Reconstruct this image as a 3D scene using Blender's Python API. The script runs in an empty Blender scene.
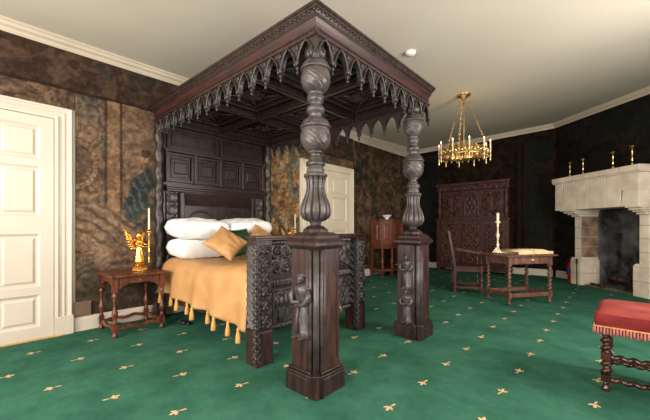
import bpy, math, random
import numpy as np
from mathutils import Vector, Matrix, Quaternion
from math import sin, cos, pi, sqrt, radians, atan2
random.seed(7)
SC = bpy.context.scene
COL = SC.collection
R = radians

# ------------------------------------------------------------------ materials
def mat(name, rough=.6, spec=.4, metal=0.):
    m = bpy.data.materials.new(name); m.use_nodes = True
    nt = m.node_tree; b = nt.nodes['Principled BSDF']
    b.inputs['Roughness'].default_value = rough
    b.inputs['Specular IOR Level'].default_value = spec
    b.inputs['Metallic'].default_value = metal
    return m, nt, b
def N(nt, t, **kw):
    n = nt.nodes.new(t)
    for k, v in kw.items():
        if k in n.inputs: n.inputs[k].default_value = v
        else: setattr(n, k, v)
    return n
def c4(c): return (c[0], c[1], c[2], 1)
def noise_mat(name, c1, c2, scale=(1, 1, 1), nscale=5., rough=.6, spec=.4, bump=.2, bdist=.003, detail=6., metal=0., lo=.35, hi=.65, bscale=None, rvar=0., distort=0.):
    m, nt, b = mat(name, rough, spec, metal); L = nt.links.new
    tc = N(nt, 'ShaderNodeTexCoord'); mp = N(nt, 'ShaderNodeMapping', Scale=scale)
    L(tc.outputs['Object'], mp.inputs['Vector'])
    n = N(nt, 'ShaderNodeTexNoise', Scale=nscale, Detail=detail, Distortion=distort)
    L(mp.outputs[0], n.inputs['Vector'])
    r = N(nt, 'ShaderNodeValToRGB'); r.color_ramp.elements[0].position = lo; r.color_ramp.elements[1].position = hi
    r.color_ramp.elements[0].color = c4(c1); r.color_ramp.elements[1].color = c4(c2)
    L(n.outputs['Fac'], r.inputs[0]); L(r.outputs[0], b.inputs['Base Color'])
    if bump:
        n2 = N(nt, 'ShaderNodeTexNoise', Scale=bscale or nscale * 3, Detail=5.)
        L(mp.outputs[0], n2.inputs['Vector'])
        bp = N(nt, 'ShaderNodeBump', Strength=bump, Distance=bdist)
        L(n2.outputs['Fac'], bp.inputs['Height']); L(bp.outputs[0], b.inputs['Normal'])
    if rvar:
        mr = N(nt, 'ShaderNodeMapRange'); mr.inputs['To Min'].default_value = rough - rvar; mr.inputs['To Max'].default_value = rough + rvar
        L(n.outputs['Fac'], mr.inputs['Value']); L(mr.outputs[0], b.inputs['Roughness'])
    return m
M = {}
M['oak'] = noise_mat('dark_oak', (.011, .006, .0055), (.034, .017, .0145), (6, 6, .8), 5, .34, .4, .35, .002, rvar=.06)
M['oak_red'] = noise_mat('red_brown_oak', (.016, .007, .0065), (.048, .018, .015), (6, 6, .8), 5, .34, .5, .3, .002, rvar=.08)
M['oak_redh'] = noise_mat('red_brown_oak_moulding', (.016, .006, .0055), (.048, .013, .011), (.9, .9, 6), 5, .4, .5, .3, .002)
M['carved'] = noise_mat('waxed_carved_oak', (.026, .019, .0185), (.064, .050, .050), (1, 1, 1), 12, .40, .5, .6, .005, rvar=.08, bscale=38)
M['carved_mid'] = noise_mat('carved_oak', (.009, .0062, .006), (.036, .026, .0245), (1, 1, 1), 30, .40, .5, .6, .004, rvar=.08)
M['dframe'] = noise_mat('blackened_oak', (.007, .0045, .003), (.015, .009, .006), nscale=12, rough=.8, spec=.1, bump=.2)
M['cup'] = noise_mat('red_carved_oak', (.018, .0065, .005), (.075, .023, .016), nscale=14, rough=.5, spec=.3, bump=.4)
M['cornice'] = noise_mat('old_cream_paint', (.47, .40, .31), (.53, .455, .355), nscale=2, rough=.5, bump=.05)
M['carved_dark'] = noise_mat('dark_carved_oak', (.009, .0055, .005), (.036, .022, .019), (1, 1, 1), 30, .42, .5, .5, .003)
M['table_oak'] = noise_mat('chestnut_oak', (.05, .014, .008), (.16, .045, .02), (5, 5, 1.2), 5, .33, .5, .2, .002, rvar=.06)
M['desk_oak'] = noise_mat('worn_desk_oak', (.07, .028, .020), (.17, .075, .052), (3, 3, 1), 6, .42, .5, .2, .002)
M['cab'] = noise_mat('red_cabinet_oak', (.075, .020, .011), (.18, .045, .022), (5, 5, 1), 5, .4, .5, .2, .002)
M['white'] = noise_mat('cream_gloss_paint', (.53, .46, .385), (.58, .51, .43), nscale=2, rough=.38, spec=.4, bump=.05, bdist=.001)
M['door2'] = noise_mat('yellowed_cream_paint', (.60, .52, .39), (.66, .58, .45), nscale=2, rough=.45, bump=.05, bdist=.001)
M['ceil'] = noise_mat('ceiling_plaster', (.55, .50, .42), (.59, .54, .455), nscale=.7, rough=.85, spec=.2, bump=.12, bdist=.01, bscale=1.6)
M['plaster'] = noise_mat('pale_plaster', (.45, .40, .32), (.52, .46, .37), nscale=1.5, rough=.9, spec=.2, bump=.1)
M['dwall'] = noise_mat('dark_wall_cloth', (.007, .005, .0035), (.024, .015, .010), (1, 1, 1), 3.5, .95, .03, .4, .004, distort=1.5)
M['linen'] = noise_mat('white_linen', (.78, .77, .76), (.84, .83, .82), nscale=3, rough=.8, spec=.2, bump=.35, bdist=.01, bscale=6)
M['gold_silk'] = noise_mat('gold_silk', (.42, .215, .08), (.51, .28, .11), (1, 1, 1), 5, .5, .4, .25, .006, bscale=9)
M['fringe'] = noise_mat('gold_fringe', (.50, .25, .07), (.68, .38, .13), (1, 1, .1), 60, .7, .2, .5, .004)
M['green_silk'] = noise_mat('green_silk', (.006, .035, .010), (.02, .075, .025), nscale=8, rough=.55, bump=.3, bdist=.005)
M['gilt'] = noise_mat('gilt', (.75, .33, .045), (1., .55, .13), nscale=20, rough=.24, bump=.3, bdist=.002, metal=1.)
M['brass'] = noise_mat('aged_brass', (.45, .28, .10), (.8, .58, .27), nscale=20, rough=.28, bump=.2, bdist=.001, metal=1.)
M['candle'] = noise_mat('candle_wax', (.62, .52, .38), (.72, .62, .47), nscale=5, rough=.5, bump=.05)
M['dark_metal'] = noise_mat('dark_iron', (.012, .011, .010), (.035, .03, .027), nscale=20, rough=.5, bump=.3, metal=.6)
M['vent'] = noise_mat('brown_grille', (.13, .075, .05), (.19, .115, .08), nscale=5, rough=.45, bump=.1)
M['black'] = noise_mat('black_plastic', (.01, .01, .01), (.02, .02, .02), nscale=5, rough=.4, bump=0)
M['plastic'] = noise_mat('white_plastic', (.72, .70, .64), (.76, .74, .68), nscale=4, rough=.35, bump=0)
M['red_paint'] = noise_mat('red_gloss_paint', (.42, .008, .008), (.5, .012, .01), nscale=4, rough=.25, bump=0)
M['blue_label'] = noise_mat('blue_label', (.03, .07, .3), (.04, .09, .35), nscale=4, rough=.4, bump=0)
M['ceramic'] = noise_mat('white_ceramic', (.7, .72, .74), (.76, .77, .79), nscale=4, rough=.15, bump=0)
M['paper'] = noise_mat('old_paper', (.50, .38, .20), (.66, .53, .33), (8, 8, 8), 3, .7, .2, .15, .002)
M['ash'] = noise_mat('ash', (.05, .045, .04), (.22, .19, .16), nscale=14, rough=.95, spec=.1, bump=.8, bdist=.02)
M['soot'] = noise_mat('sooty_stone', (.02, .02, .021), (.17, .165, .165), nscale=3.2, rough=.9, spec=.15, bump=.6, bdist=.02, distort=.6)
M['log'] = noise_mat('burnt_log', (.02, .012, .01), (.13, .06, .04), (2, 2, 2), 7, .85, .15, .8, .01)
M['chairred'] = noise_mat('armchair_oak', (.035, .010, .007), (.085, .024, .016), (5, 5, 1.2), 5, .36, .5, .2, .002)

def velvet():
    m, nt, b = mat('crimson_velvet', .75, .25); L = nt.links.new
    tc = N(nt, 'ShaderNodeTexCoord'); n = N(nt, 'ShaderNodeTexNoise', Scale=6., Detail=4.); L(tc.outputs['Object'], n.inputs['Vector'])
    r = N(nt, 'ShaderNodeValToRGB'); r.color_ramp.elements[0].position = .38; r.color_ramp.elements[1].position = .66
    r.color_ramp.elements[0].color = (.10, .004, .006, 1); r.color_ramp.elements[1].color = (.19, .013, .014, 1)
    L(n.outputs['Fac'], r.inputs[0]); L(r.outputs[0], b.inputs['Base Color'])
    b.inputs['Sheen Weight'].default_value = .08; b.inputs['Sheen Roughness'].default_value = .35; b.inputs['Sheen Tint'].default_value = (1, .45, .35, 1)
    n2 = N(nt, 'ShaderNodeTexNoise', Scale=160.); L(tc.outputs['Object'], n2.inputs['Vector'])
    bp = N(nt, 'ShaderNodeBump', Strength=.3, Distance=.002); L(n2.outputs['Fac'], bp.inputs['Height']); L(bp.outputs[0], b.inputs['Normal'])
    return m
M['velvet'] = velvet()
M['velvet_top'] = noise_mat('pale_red_velvet', (.17, .022, .02), (.27, .055, .045), nscale=5, rough=.85, spec=.15, bump=.2)  # paler, less saturated red for the upper faces of the stool cushion
M['pink_fringe'] = noise_mat('pink_fringe', (.30, .09, .08), (.46, .19, .16), (1, 1, .1), 90, .8, .2, .5, .003)

def carpet():
    m, nt, b = mat('green_carpet', 1., .03); L = nt.links.new
    tc = N(nt, 'ShaderNodeTexCoord')
    n = N(nt, 'ShaderNodeTexNoise', Scale=2.2, Detail=9., Roughness=.72, Distortion=.1); L(tc.outputs['Object'], n.inputs['Vector'])
    n3 = N(nt, 'ShaderNodeTexNoise', Scale=260., Detail=2.); L(tc.outputs['Object'], n3.inputs['Vector'])
    r = N(nt, 'ShaderNodeValToRGB'); r.color_ramp.elements[0].position = .3; r.color_ramp.elements[1].position = .7
    r.color_ramp.elements[0].color = (.019, .080, .050, 1); r.color_ramp.elements[1].color = (.054, .170, .114, 1)
    L(n.outputs['Fac'], r.inputs[0])
    mx = N(nt, 'ShaderNodeMix', data_type='RGBA', blend_type='MULTIPLY'); mx.inputs[0].default_value = .5
    r2 = N(nt, 'ShaderNodeValToRGB'); r2.color_ramp.elements[0].position = .3; r2.color_ramp.elements[1].position = .6
    r2.color_ramp.elements[0].color = (.5, .5, .5, 1); r2.color_ramp.elements[1].color = (1, 1, 1, 1)
    L(n3.outputs['Fac'], r2.inputs[0]); L(r.outputs[0], mx.inputs[6]); L(r2.outputs[0], mx.inputs[7]); L(mx.outputs[2], b.inputs['Base Color'])
    bp = N(nt, 'ShaderNodeBump', Strength=.5, Distance=.004); L(n3.outputs['Fac'], bp.inputs['Height']); L(bp.outputs[0], b.inputs['Normal'])
    return m
M['carpet'] = carpet()
M['motif'] = noise_mat('carpet_motif_wool', (.50, .32, .15), (.68, .47, .26), nscale=60, rough=.95, spec=.1, bump=.4, bdist=.002)

def stone():
    m, nt, b = mat('limestone', .85, .2); L = nt.links.new
    tc = N(nt, 'ShaderNodeTexCoord'); n = N(nt, 'ShaderNodeTexNoise', Scale=4., Detail=8.); L(tc.outputs['Object'], n.inputs['Vector'])
    r = N(nt, 'ShaderNodeValToRGB'); e = r.color_ramp.elements; e[0].position = .3; e[1].position = .7
    e[0].color = (.55, .46, .36, 1); e[1].color = (.76, .67, .54, 1)
    L(n.outputs['Fac'], r.inputs[0]); L(r.outputs[0], b.inputs['Base Color'])
    bp = N(nt, 'ShaderNodeBump', Strength=.5, Distance=.01); n2 = N(nt, 'ShaderNodeTexNoise', Scale=25., Detail=6.); L(tc.outputs['Object'], n2.inputs['Vector'])
    L(n2.outputs['Fac'], bp.inputs['Height']); L(bp.outputs[0], b.inputs['Normal'])
    return m
M['stone'] = stone()
M['stone_brown'] = noise_mat('browned_stone', (.16, .10, .07), (.32, .22, .15), nscale=6, rough=.9, spec=.15, bump=.5, bdist=.01)
M['mortar'] = noise_mat('mortar', (.19, .12, .08), (.28, .19, .13), nscale=9, rough=.95, spec=.1, bump=.4)

def attr_mat(name, rough=.9, weave=300., dark=.55):
    m, nt, b = mat(name, rough, .12); L = nt.links.new
    at = N(nt, 'ShaderNodeVertexColor', layer_name='Col')
    tc = N(nt, 'ShaderNodeTexCoord'); mp = N(nt, 'ShaderNodeMapping', Scale=(1, 1, .25)); L(tc.outputs['Object'], mp.inputs['Vector'])
    n = N(nt, 'ShaderNodeTexNoise', Scale=weave, Detail=2.); L(mp.outputs[0], n.inputs['Vector'])
    n2 = N(nt, 'ShaderNodeTexNoise', Scale=24., Detail=5.); L(tc.outputs['Object'], n2.inputs['Vector'])
    a = N(nt, 'ShaderNodeMath', operation='MULTIPLY'); L(n.outputs['Fac'], a.inputs[0]); L(n2.outputs['Fac'], a.inputs[1])
    r = N(nt, 'ShaderNodeValToRGB'); r.color_ramp.elements[0].position = .12; r.color_ramp.elements[1].position = .38
    r.color_ramp.elements[0].color = (dark, dark, dark, 1); r.color_ramp.elements[1].color = (1.2, 1.2, 1.2, 1)
    L(a.outputs[0], r.inputs[0])
    mx = N(nt, 'ShaderNodeMix', data_type='RGBA', blend_type='MULTIPLY'); mx.inputs[0].default_value = 1.
    L(at.outputs[0], mx.inputs[6]); L(r.outputs[0], mx.inputs[7]); L(mx.outputs[2], b.inputs['Base Color'])
    bp = N(nt, 'ShaderNodeBump', Strength=.4, Distance=.002); L(n2.outputs['Fac'], bp.inputs['Height']); L(bp.outputs[0], b.inputs['Normal'])
    return m
M['tap'] = attr_mat('woven_tapestry')
def glass():
    m, nt, b = mat('window_glass', .02, .5); b.inputs['Transmission Weight'].default_value = 1.; b.inputs['IOR'].default_value = 1.02
    return m
M['glass'] = glass()
M['pale_gilt'] = noise_mat('pale_gilt', (.75, .62, .38), (.95, .86, .62), nscale=30, rough=.25, bump=.2, bdist=.001, metal=1.)
m, nt, b = mat('crystal', .05, .5); b.inputs['Transmission Weight'].default_value = .8; b.inputs['Base Color'].default_value = (.9, .85, .75, 1); M['crystal'] = m
m, nt, b = mat('lit_bulb', .4, .5); b.inputs['Base Color'].default_value = (.9, .75, .5, 1); b.inputs['Emission Color'].default_value = (1, .66, .3, 1); b.inputs['Emission Strength'].default_value = 6; M['bulb'] = m

# ------------------------------------------------------------------ mesh helpers
class MB:
    def __init__(s): s.v = []; s.f = []; s.m = []; s.sm = []
    def add(s, vs, fs, m=0, smooth=False, T=None):
        b = len(s.v)
        if T is not None: vs = [T @ Vector(p) for p in vs]
        s.v += [tuple(p) for p in vs]; s.f += [tuple(b + i for i in f) for f in fs]
        s.m += [m] * len(fs); s.sm += [smooth] * len(fs); return s
    def box(s, x0, x1, y0, y1, z0, z1, m=0, T=None):
        v = [(x0, y0, z0), (x1, y0, z0), (x1, y1, z0), (x0, y1, z0), (x0, y0, z1), (x1, y0, z1), (x1, y1, z1), (x0, y1, z1)]
        return s.add(v, [(0, 3, 2, 1), (4, 5, 6, 7), (0, 1, 5, 4), (1, 2, 6, 5), (2, 3, 7, 6), (3, 0, 4, 7)], m, False, T)
    def frustum(s, a0, a1, b0, b1, z0, z1, k, m=0, T=None):   # box whose top is inset by k
        v = [(a0, b0, z0), (a1, b0, z0), (a1, b1, z0), (a0, b1, z0), (a0 + k, b0 + k, z1), (a1 - k, b0 + k, z1), (a1 - k, b1 - k, z1), (a0 + k, b1 - k, z1)]
        return s.add(v, [(0, 3, 2, 1), (4, 5, 6, 7), (0, 1, 5, 4), (1, 2, 6, 5), (2, 3, 7, 6), (3, 0, 4, 7)], m, False, T)
    def lathe(s, prof, cx=0, cy=0, seg=20, mod=None, m=0, T=None, smooth=True):
        v = []
        for r, z in prof:
            for k in range(seg):
                t = 2 * pi * k / seg; q = r * (mod(t, z) if mod else 1)
                v.append((cx + q * cos(t), cy + q * sin(t), z))
        f = []
        for i in range(len(prof) - 1):
            for k in range(seg):
                a = i * seg + k; b2 = i * seg + (k + 1) % seg
                f.append((a, b2, b2 + seg, a + seg))
        f.append(tuple(reversed(range(seg)))); n = (len(prof) - 1) * seg; f.append(tuple(range(n, n + seg)))
        return s.add(v, f, m, smooth, T)
    def tube(s, pts, r, seg=8, m=0, T=None, smooth=True, flat=1.):
        P = [Vector(p) for p in pts]; n = len(P); v = []
        up = Vector((0, 0, 1))
        d0 = (P[1] - P[0]).normalized()
        if abs(d0.dot(up)) > .95: up = Vector((1, 0, 0))
        x = d0.cross(up).normalized()
        for i in range(n):
            d = (P[min(i + 1, n - 1)] - P[max(i - 1, 0)]).normalized()
            x = (x - d * x.dot(d)).normalized(); y = d.cross(x)
            rr = r[i] if isinstance(r, (list, tuple)) else r
            for k in range(seg):
                t = 2 * pi * k / seg; v.append(P[i] + x * (rr * cos(t)) + y * (rr * flat * sin(t)))
        f = []
        for i in range(n - 1):
            for k in range(seg):
                a = i * seg + k; b2 = i * seg + (k + 1) % seg; f.append((a, b2, b2 + seg, a + seg))
        f.append(tuple(reversed(range(seg)))); f.append(tuple(range((n - 1) * seg, n * seg)))
        return s.add(v, f, m, smooth, T)
    def ell(s, c, r, seg=12, rings=8, m=0, T=None):
        pr = []
        v = [(c[0], c[1], c[2] - r[2])]
        for i in range(1, rings):
            a = pi * i / rings
            for k in range(seg):
                t = 2 * pi * k / seg; v.append((c[0] + r[0] * sin(a) * cos(t), c[1] + r[1] * sin(a) * sin(t), c[2] - r[2] * cos(a)))
        v.append((c[0], c[1], c[2] + r[2])); f = []
        for k in range(seg): f.append((0, 1 + (k + 1) % seg, 1 + k))
        for i in range(rings - 2):
            for k in range(seg):
                a = 1 + i * seg + k; b2 = 1 + i * seg + (k + 1) % seg; f.append((a, b2, b2 + seg, a + seg))
        e = len(v) - 1; o = 1 + (rings - 2) * seg
        for k in range(seg): f.append((e, o + k, o + (k + 1) % seg))
        return s.add(v, f, m, True, T)
    def prism(s, poly, z0, z1, m=0, T=None, smooth=False):
        n = len(poly); v = [(x, y, z0) for x, y in poly] + [(x, y, z1) for x, y in poly]
        f = [tuple(reversed(range(n))), tuple(range(n, 2 * n))] + [(i, (i + 1) % n, n + (i + 1) % n, n + i) for i in range(n)]
        return s.add(v, f, m, smooth, T)
    def relief(s, O, U, V, W, nu, nv, fn, back=0., m=0):     # carved panel: closed plate with a displaced front
        O, U, V, W = map(Vector, (O, U, V, W)); v = []; O = O + W.normalized() * .0015
        for j in range(nv + 1):
            for i in range(nu + 1):
                a, b2 = i / nu, j / nv; h = 0 if i in (0, nu) or j in (0, nv) else fn(a, b2)
                v.append(O + U * a + V * b2 + W * h)
        f = []; w = nu + 1
        for j in range(nv):
            for i in range(nu): f.append((j * w + i, j * w + i + 1, (j + 1) * w + i + 1, (j + 1) * w + i))
        s.add(v, f, m, True)
        if back:
            a = [O, O + U, O + U + V, O + V]; Bk = [p - W.normalized() * back for p in a]
            s.add(a + Bk, [(7, 6, 5, 4), (0, 4, 5, 1), (1, 5, 6, 2), (2, 6, 7, 3), (3, 7, 4, 0)], m, False)
        return s
    def build(s, name, material, parent=None, bevel=0., root=None, local=False, sub=0):
        me = bpy.data.meshes.new(name)
        vs = s.v
        rt = root or parent
        while rt is not None and rt.parent is not None: rt = rt.parent
        if rt is not None and not local and rt.type == 'EMPTY':
            Ti = LOCM(rt).inverted(); vs = [Ti @ Vector(p) for p in vs]
        me.from_pydata([tuple(p) for p in vs], [], s.f)
        mats = material if isinstance(material, (list, tuple)) else [material]
        for q in mats: me.materials.append(q)
        me.polygons.foreach_set('material_index', s.m); me.polygons.foreach_set('use_smooth', s.sm)
        me.update(); me.validate()
        o = bpy.data.objects.new(name, me); COL.objects.link(o)
        if parent: o.parent = parent
        if bevel:
            b = o.modifiers.new('bevel', 'BEVEL'); b.width = bevel; b.segments = 2; b.limit_method = 'ANGLE'; b.angle_limit = R(40)
        if sub:
            b = o.modifiers.new('sub', 'SUBSURF'); b.levels = sub; b.render_levels = sub
        return o
def LOCM(o): return Matrix.Translation(o.location) @ Matrix.Rotation(o.rotation_euler.z, 4, 'Z')
def tag(o, label=None, cat=None, group=None, kind=None):
    if label: o['label'] = label
    if cat: o['category'] = cat
    if group: o['group'] = group
    if kind: o['kind'] = kind
    return o
def thing(name, label, cat, loc=(0, 0, 0), rz=0, group=None):
    o = bpy.data.objects.new(name, None); o.empty_display_size = .1; COL.objects.link(o)
    o.location = loc; o.rotation_euler = (0, 0, rz)
    return tag(o, label, cat, group)
def struct(name, mb, m, parent=None, **k):
    o = mb.build(name, m, parent, **k); o['kind'] = 'structure'; return o
def copy_tree(o, parent=None):
    c = o.copy(); COL.objects.link(c)
    if parent: c.parent = parent
    for ch in list(o.children): copy_tree(ch, c)
    return c
def rotm(axis, deg, at=(0, 0, 0)):
    return Matrix.Translation(at) @ Matrix.Rotation(R(deg), 4, axis) @ Matrix.Translation([-q for q in at])

# numpy value noise
def vnoise(x, y, seed=0):
    xi = np.floor(x).astype(int); yi = np.floor(y).astype(int); fx = x - xi; fy = y - yi
    fx = fx * fx * (3 - 2 * fx); fy = fy * fy * (3 - 2 * fy)
    def h(a, b):
        n = (a * 374761393 + b * 668265263 + seed * 982451653) & 0x7fffffff
        n = ((n ^ (n >> 13)) * 1274126177) & 0x7fffffff
        return ((n ^ (n >> 16)) & 0xffff) / 65535.
    return (h(xi, yi) * (1 - fx) + h(xi + 1, yi) * fx) * (1 - fy) + (h(xi, yi + 1) * (1 - fx) + h(xi + 1, yi + 1) * fx) * fy
def fbm(x, y, seed=0, o=4):
    r = 0; a = .5; t = 0
    for k in range(o): r = r + a * vnoise(x * 2 ** k, y * 2 ** k, seed + k); t += a; a *= .55
    return r / t

# ------------------------------------------------------------------ room layout
def zc(x, y):                                    # height of the (uneven) ceiling
    y = max(y, 0); return 3.165 + .0027 * y * y + .045 * x * y / 9
C1 = (0., 8.95); C2 = (3.345, 9.25)
PH = R(-43); U3 = Vector((cos(PH), sin(PH), 0)); N3 = Vector((sin(PH), -cos(PH), 0)); O3 = Vector((3.4, 9.2, 0))
E3 = O3 + U3 * 4.0; XR = E3.x; YB = -2.3
def P3(s, off, z): p = O3 + U3 * s + N3 * off; return (p.x, p.y, z)
# floor with inlaid motifs
fl = MB()
fl.add([(-.0, YB, 0), (XR, YB, 0), (XR, E3.y, 0), (C2[0], C2[1], 0), (C1[0], C1[1], 0)], [(0, 1, 2, 3, 4)])
fl.add([P3(1.02, 0, .0), P3(2.12, 0, .0), P3(2.12, -.5, .0), P3(1.02, -.5, .0)], [(0, 3, 2, 1)], 2)
def petal(cx, cy, a, l, w):
    n = 8; pts = []
    for k in range(n):
        t = 2 * pi * k / n; u = l / 2 * (1 + cos(t)); v = w / 2 * sin(t) * (1 + .3 * cos(t))
        pts.append((cx + u * cos(a) - v * sin(a), cy + u * sin(a) + v * cos(a), .0012))
    return pts
def inside(x, y):
    if x < .25 or y > 9. : return False
    p = Vector((x, y, 0)) - O3
    return p.dot(N3) > .5
for i in range(1, 14):
    for j in range(-4, 21):
        x = .483 * i + random.uniform(-.01, .01); y = .46 * j + (.23 if i % 2 == 0 else 0) + random.uniform(-.01, .01)
        if not inside(x, y) or y < -2 or x > 6.2: continue
        a0 = pi / 2 + (random.random() - .5) * .15 + (pi if (i // 1) % 2 else 0)
        for da, l, w in ((.1, .058, .02), (.85, .044, .016), (-.7, .046, .016), (pi - .25, .052, .013)):
            fl.add(petal(x, y, a0 + da, l, w), [tuple(range(8))], 1)
floor = struct('floor', fl, [M['carpet'], M['motif'], M['ash']])
floor['label'] = 'green carpet with small gold flower sprigs'
# ceiling: fine grid clipped to room outline
ce = MB(); NX, NY = 26, 46; v = []
for j in range(NY + 1):
    for i in range(NX + 1):
        x = -.05 + (XR + .1) * i / NX; y = YB - .05 + (9.4 - YB + .1) * j / NY; v.append((x, y, zc(x, y)))
f = [(j * (NX + 1) + i, (j + 1) * (NX + 1) + i, (j + 1) * (NX + 1) + i + 1, j * (NX + 1) + i + 1) for j in range(NY) for i in range(NX)]
ce.add(v, f, 0, True); struct('ceiling', ce, M['ceil'])
# walls (with thickness)
def wall_poly(name, a, b, m, holes=(), t=.12, zt=3.9, z0=0):
    """vertical wall from a to b (xy), room on the left of a->b; holes (s0,s1,z0,z1)"""
    A = Vector((a[0], a[1], 0)); B = Vector((b[0], b[1], 0)); L = (B - A).length; u = (B - A) / L; n = Vector((u.y, -u.x, 0))
    T = Matrix(((u.x, n.x, 0, A.x), (u.y, n.y, 0, A.y), (0, 0, 1, 0), (0, 0, 0, 1)))
    w = MB(); xs = 0
    for (s0, s1, h0, h1) in sorted(holes):
        w.box(xs, s0, 0, t, z0, zt, 0, T)
        if h0 > z0: w.box(s0, s1, 0, t, z0, h0, 0, T)
        w.box(s0, s1, 0, t, h1, zt, 0, T); xs = s1
    w.box(xs, L, 0, t, z0, zt, 0, T)
    return struct(name, w, m)
wall_poly('wall_left', (0, 9.1), (0, YB - .12), M['plaster'])
wall_poly('wall_back', (C2[0] + .2, C2[1] + .018), (-.1, 8.95 - .1 * .09), M['dwall'])
wall_poly('wall_chimney', (E3.x, E3.y), (O3.x - U3.x * .3, O3.y - U3.y * .3), M['dwall'], [(4 - 2.12, 4 - 1.02, 0, 1.5)])
RW = [(2.6, 4.0, .75, 2.75), (5.3, 6.7, .75, 2.75)]      # right wall windows, s measured from y = YB up
RB = [(XR - 2.5, XR - 1.1, .75, 2.75), (XR - 5.0, XR - 3.6, .75, 2.75)]
wall_poly('wall_right', (XR, YB), (XR, E3.y), M['plaster'], RW)
wall_poly('wall_rear', (0, YB), (XR, YB), M['plaster'], [(1.1, 2.5, .75, 2.75), (3.6, 5.0, .75, 2.75)])
def window(n, cx, cy, axis, w=1.4, z0=.75, z1=2.75):
    o = MB(); g = MB(); T = Matrix.Translation((cx, cy, 0)) @ Matrix.Rotation(0 if axis == 'x' else pi / 2, 4, 'Z')
    h = w / 2
    o.box(-h, -h + .05, -.03, .03, z0, z1, 0, T); o.box(h - .05, h, -.03, .03, z0, z1, 0, T); o.box(-h + .05, h - .05, -.03, .03, z0, z0 + .05, 0, T); o.box(-h + .05, h - .05, -.03, .03, z1 - .05, z1, 0, T)
    o.box(-.02, .02, -.02, .02, z0 + .05, z1 - .05, 0, T)
    for k in (1, 2, 3): z = z0 + (z1 - z0) * k / 4; o.box(-h + .05, -.02, -.015, .015, z - .01, z + .01, 0, T); o.box(.02, h - .05, -.015, .015, z - .01, z + .01, 0, T)
    w_ = struct('window_%d' % n, o, M['white'])
    g.box(-h + .05, h - .05, -.004, .004, z0 + .05, z1 - .05, 0, T); struct('pane', g, M['glass'], w_)
window(1, 1.8, YB - .06, 'x'); window(2, 4.3, YB - .06, 'x')
window(3, XR + .06, YB + 3.3, 'y'); window(4, XR + .06, YB + 6.0, 'y')
# cornices follow the ceiling; mitred path
def cornice(name, pts, prof, m, nseg=12, zfun=None):
    """profile (inset from wall, drop from ceiling) swept along a straight wall line"""
    (a, na), (b, nb) = pts; mb = MB(); v = []
    n = len(prof)
    for i in range(nseg + 1):
        t = i / nseg; x = a[0] + (b[0] - a[0]) * t; y = a[1] + (b[1] - a[1]) * t; nx = na[0] + (nb[0] - na[0]) * t; ny = na[1] + (nb[1] - na[1]) * t
        # mitre only matters at the ends: use wall normal inside, mitre vector at ends
        if i == 0: q = na
        elif i == nseg: q = nb
        else: q = pts_n
        for (o, d) in prof:
            X = x + q[0] * o; Y = y + q[1] * o; v.append((X, Y, (zfun(X, Y) if zfun else 0) + d))
    f = [(i * n + k, (i + 1) * n + k, (i + 1) * n + (k + 1) % n, i * n + (k + 1) % n) for i in range(nseg) for k in range(n)]
    f += [tuple(reversed(range(n))), tuple(range(nseg * n, (nseg + 1) * n))]
    mb.add(v, f); return struct(name, mb, m)
def mitre(n1, n2):
    s = Vector((n1[0] + n2[0], n1[1] + n2[1])); return tuple(s / (1 + n1[0] * n2[0] + n1[1] * n2[1]))
nL = (1., 0.); d2 = Vector((C1[0] - C2[0], C1[1] - C2[1])).normalized(); n2 = (-d2.y, d2.x)
if n2[1] > 0: n2 = (-n2[0], -n2[1])
n3 = (N3.x, N3.y); nR = (-1., 0.); nB = (0., 1.)
CP = [(0, .02), (.085, .02), (.085, -.022), (.07, -.03), (.06, -.055), (.03, -.07), (.025, -.095), (.012, -.11), (0, -.11)]
SP = [(0, 0), (.028, 0), (.028, .125), (.018, .14), (.012, .155), (0, .155)]
corners = [((0, YB), nB, nL), ((0., 8.95), nL, n2), (C2, n2, n3), ((E3.x, E3.y), n3, nR), ((XR, YB), nR, nB)]
names = ['left', 'back', 'chimney', 'right', 'rear']; norms = [nL, n2, n3, nR, nB]
for i in range(5):
    a = corners[i]; b = corners[(i + 1) % 5]; pts_n = norms[i]
    cornice('trim_%d' % (i + 1), ((a[0], mitre(a[1], a[2])), (b[0], mitre(b[1], b[2]))), CP, M['cornice'], 24, zc)
# skirting, broken for doors and hearth
def skirt(name, a, b, n):
    global pts_n
    pts_n = n; cornice(name, ((a, n), (b, n)), SP, M['white'], 1)
skirt('baseboard_left', (0, .835), (0, 4.255), nL)
skirt('baseboard_left_near', (0, YB + .03), (0, -.47), nL)
skirt('baseboard_left_far', (0, 5.915), (0, 8.91), nL)
skirt('baseboard_back', (.03, 8.95 + .03 * .09), (3.3, 9.246), n2)
q = P3(-.02, 0, 0); q2 = P3(.80, 0, 0); skirt('baseboard_chimney', (q[0], q[1]), (q2[0], q2[1]), n3)
q = P3(2.36, 0, 0); q2 = P3(3.95, 0, 0); skirt('baseboard_chimney_right', (q[0], q[1]), (q2[0], q2[1]), n3)

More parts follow.
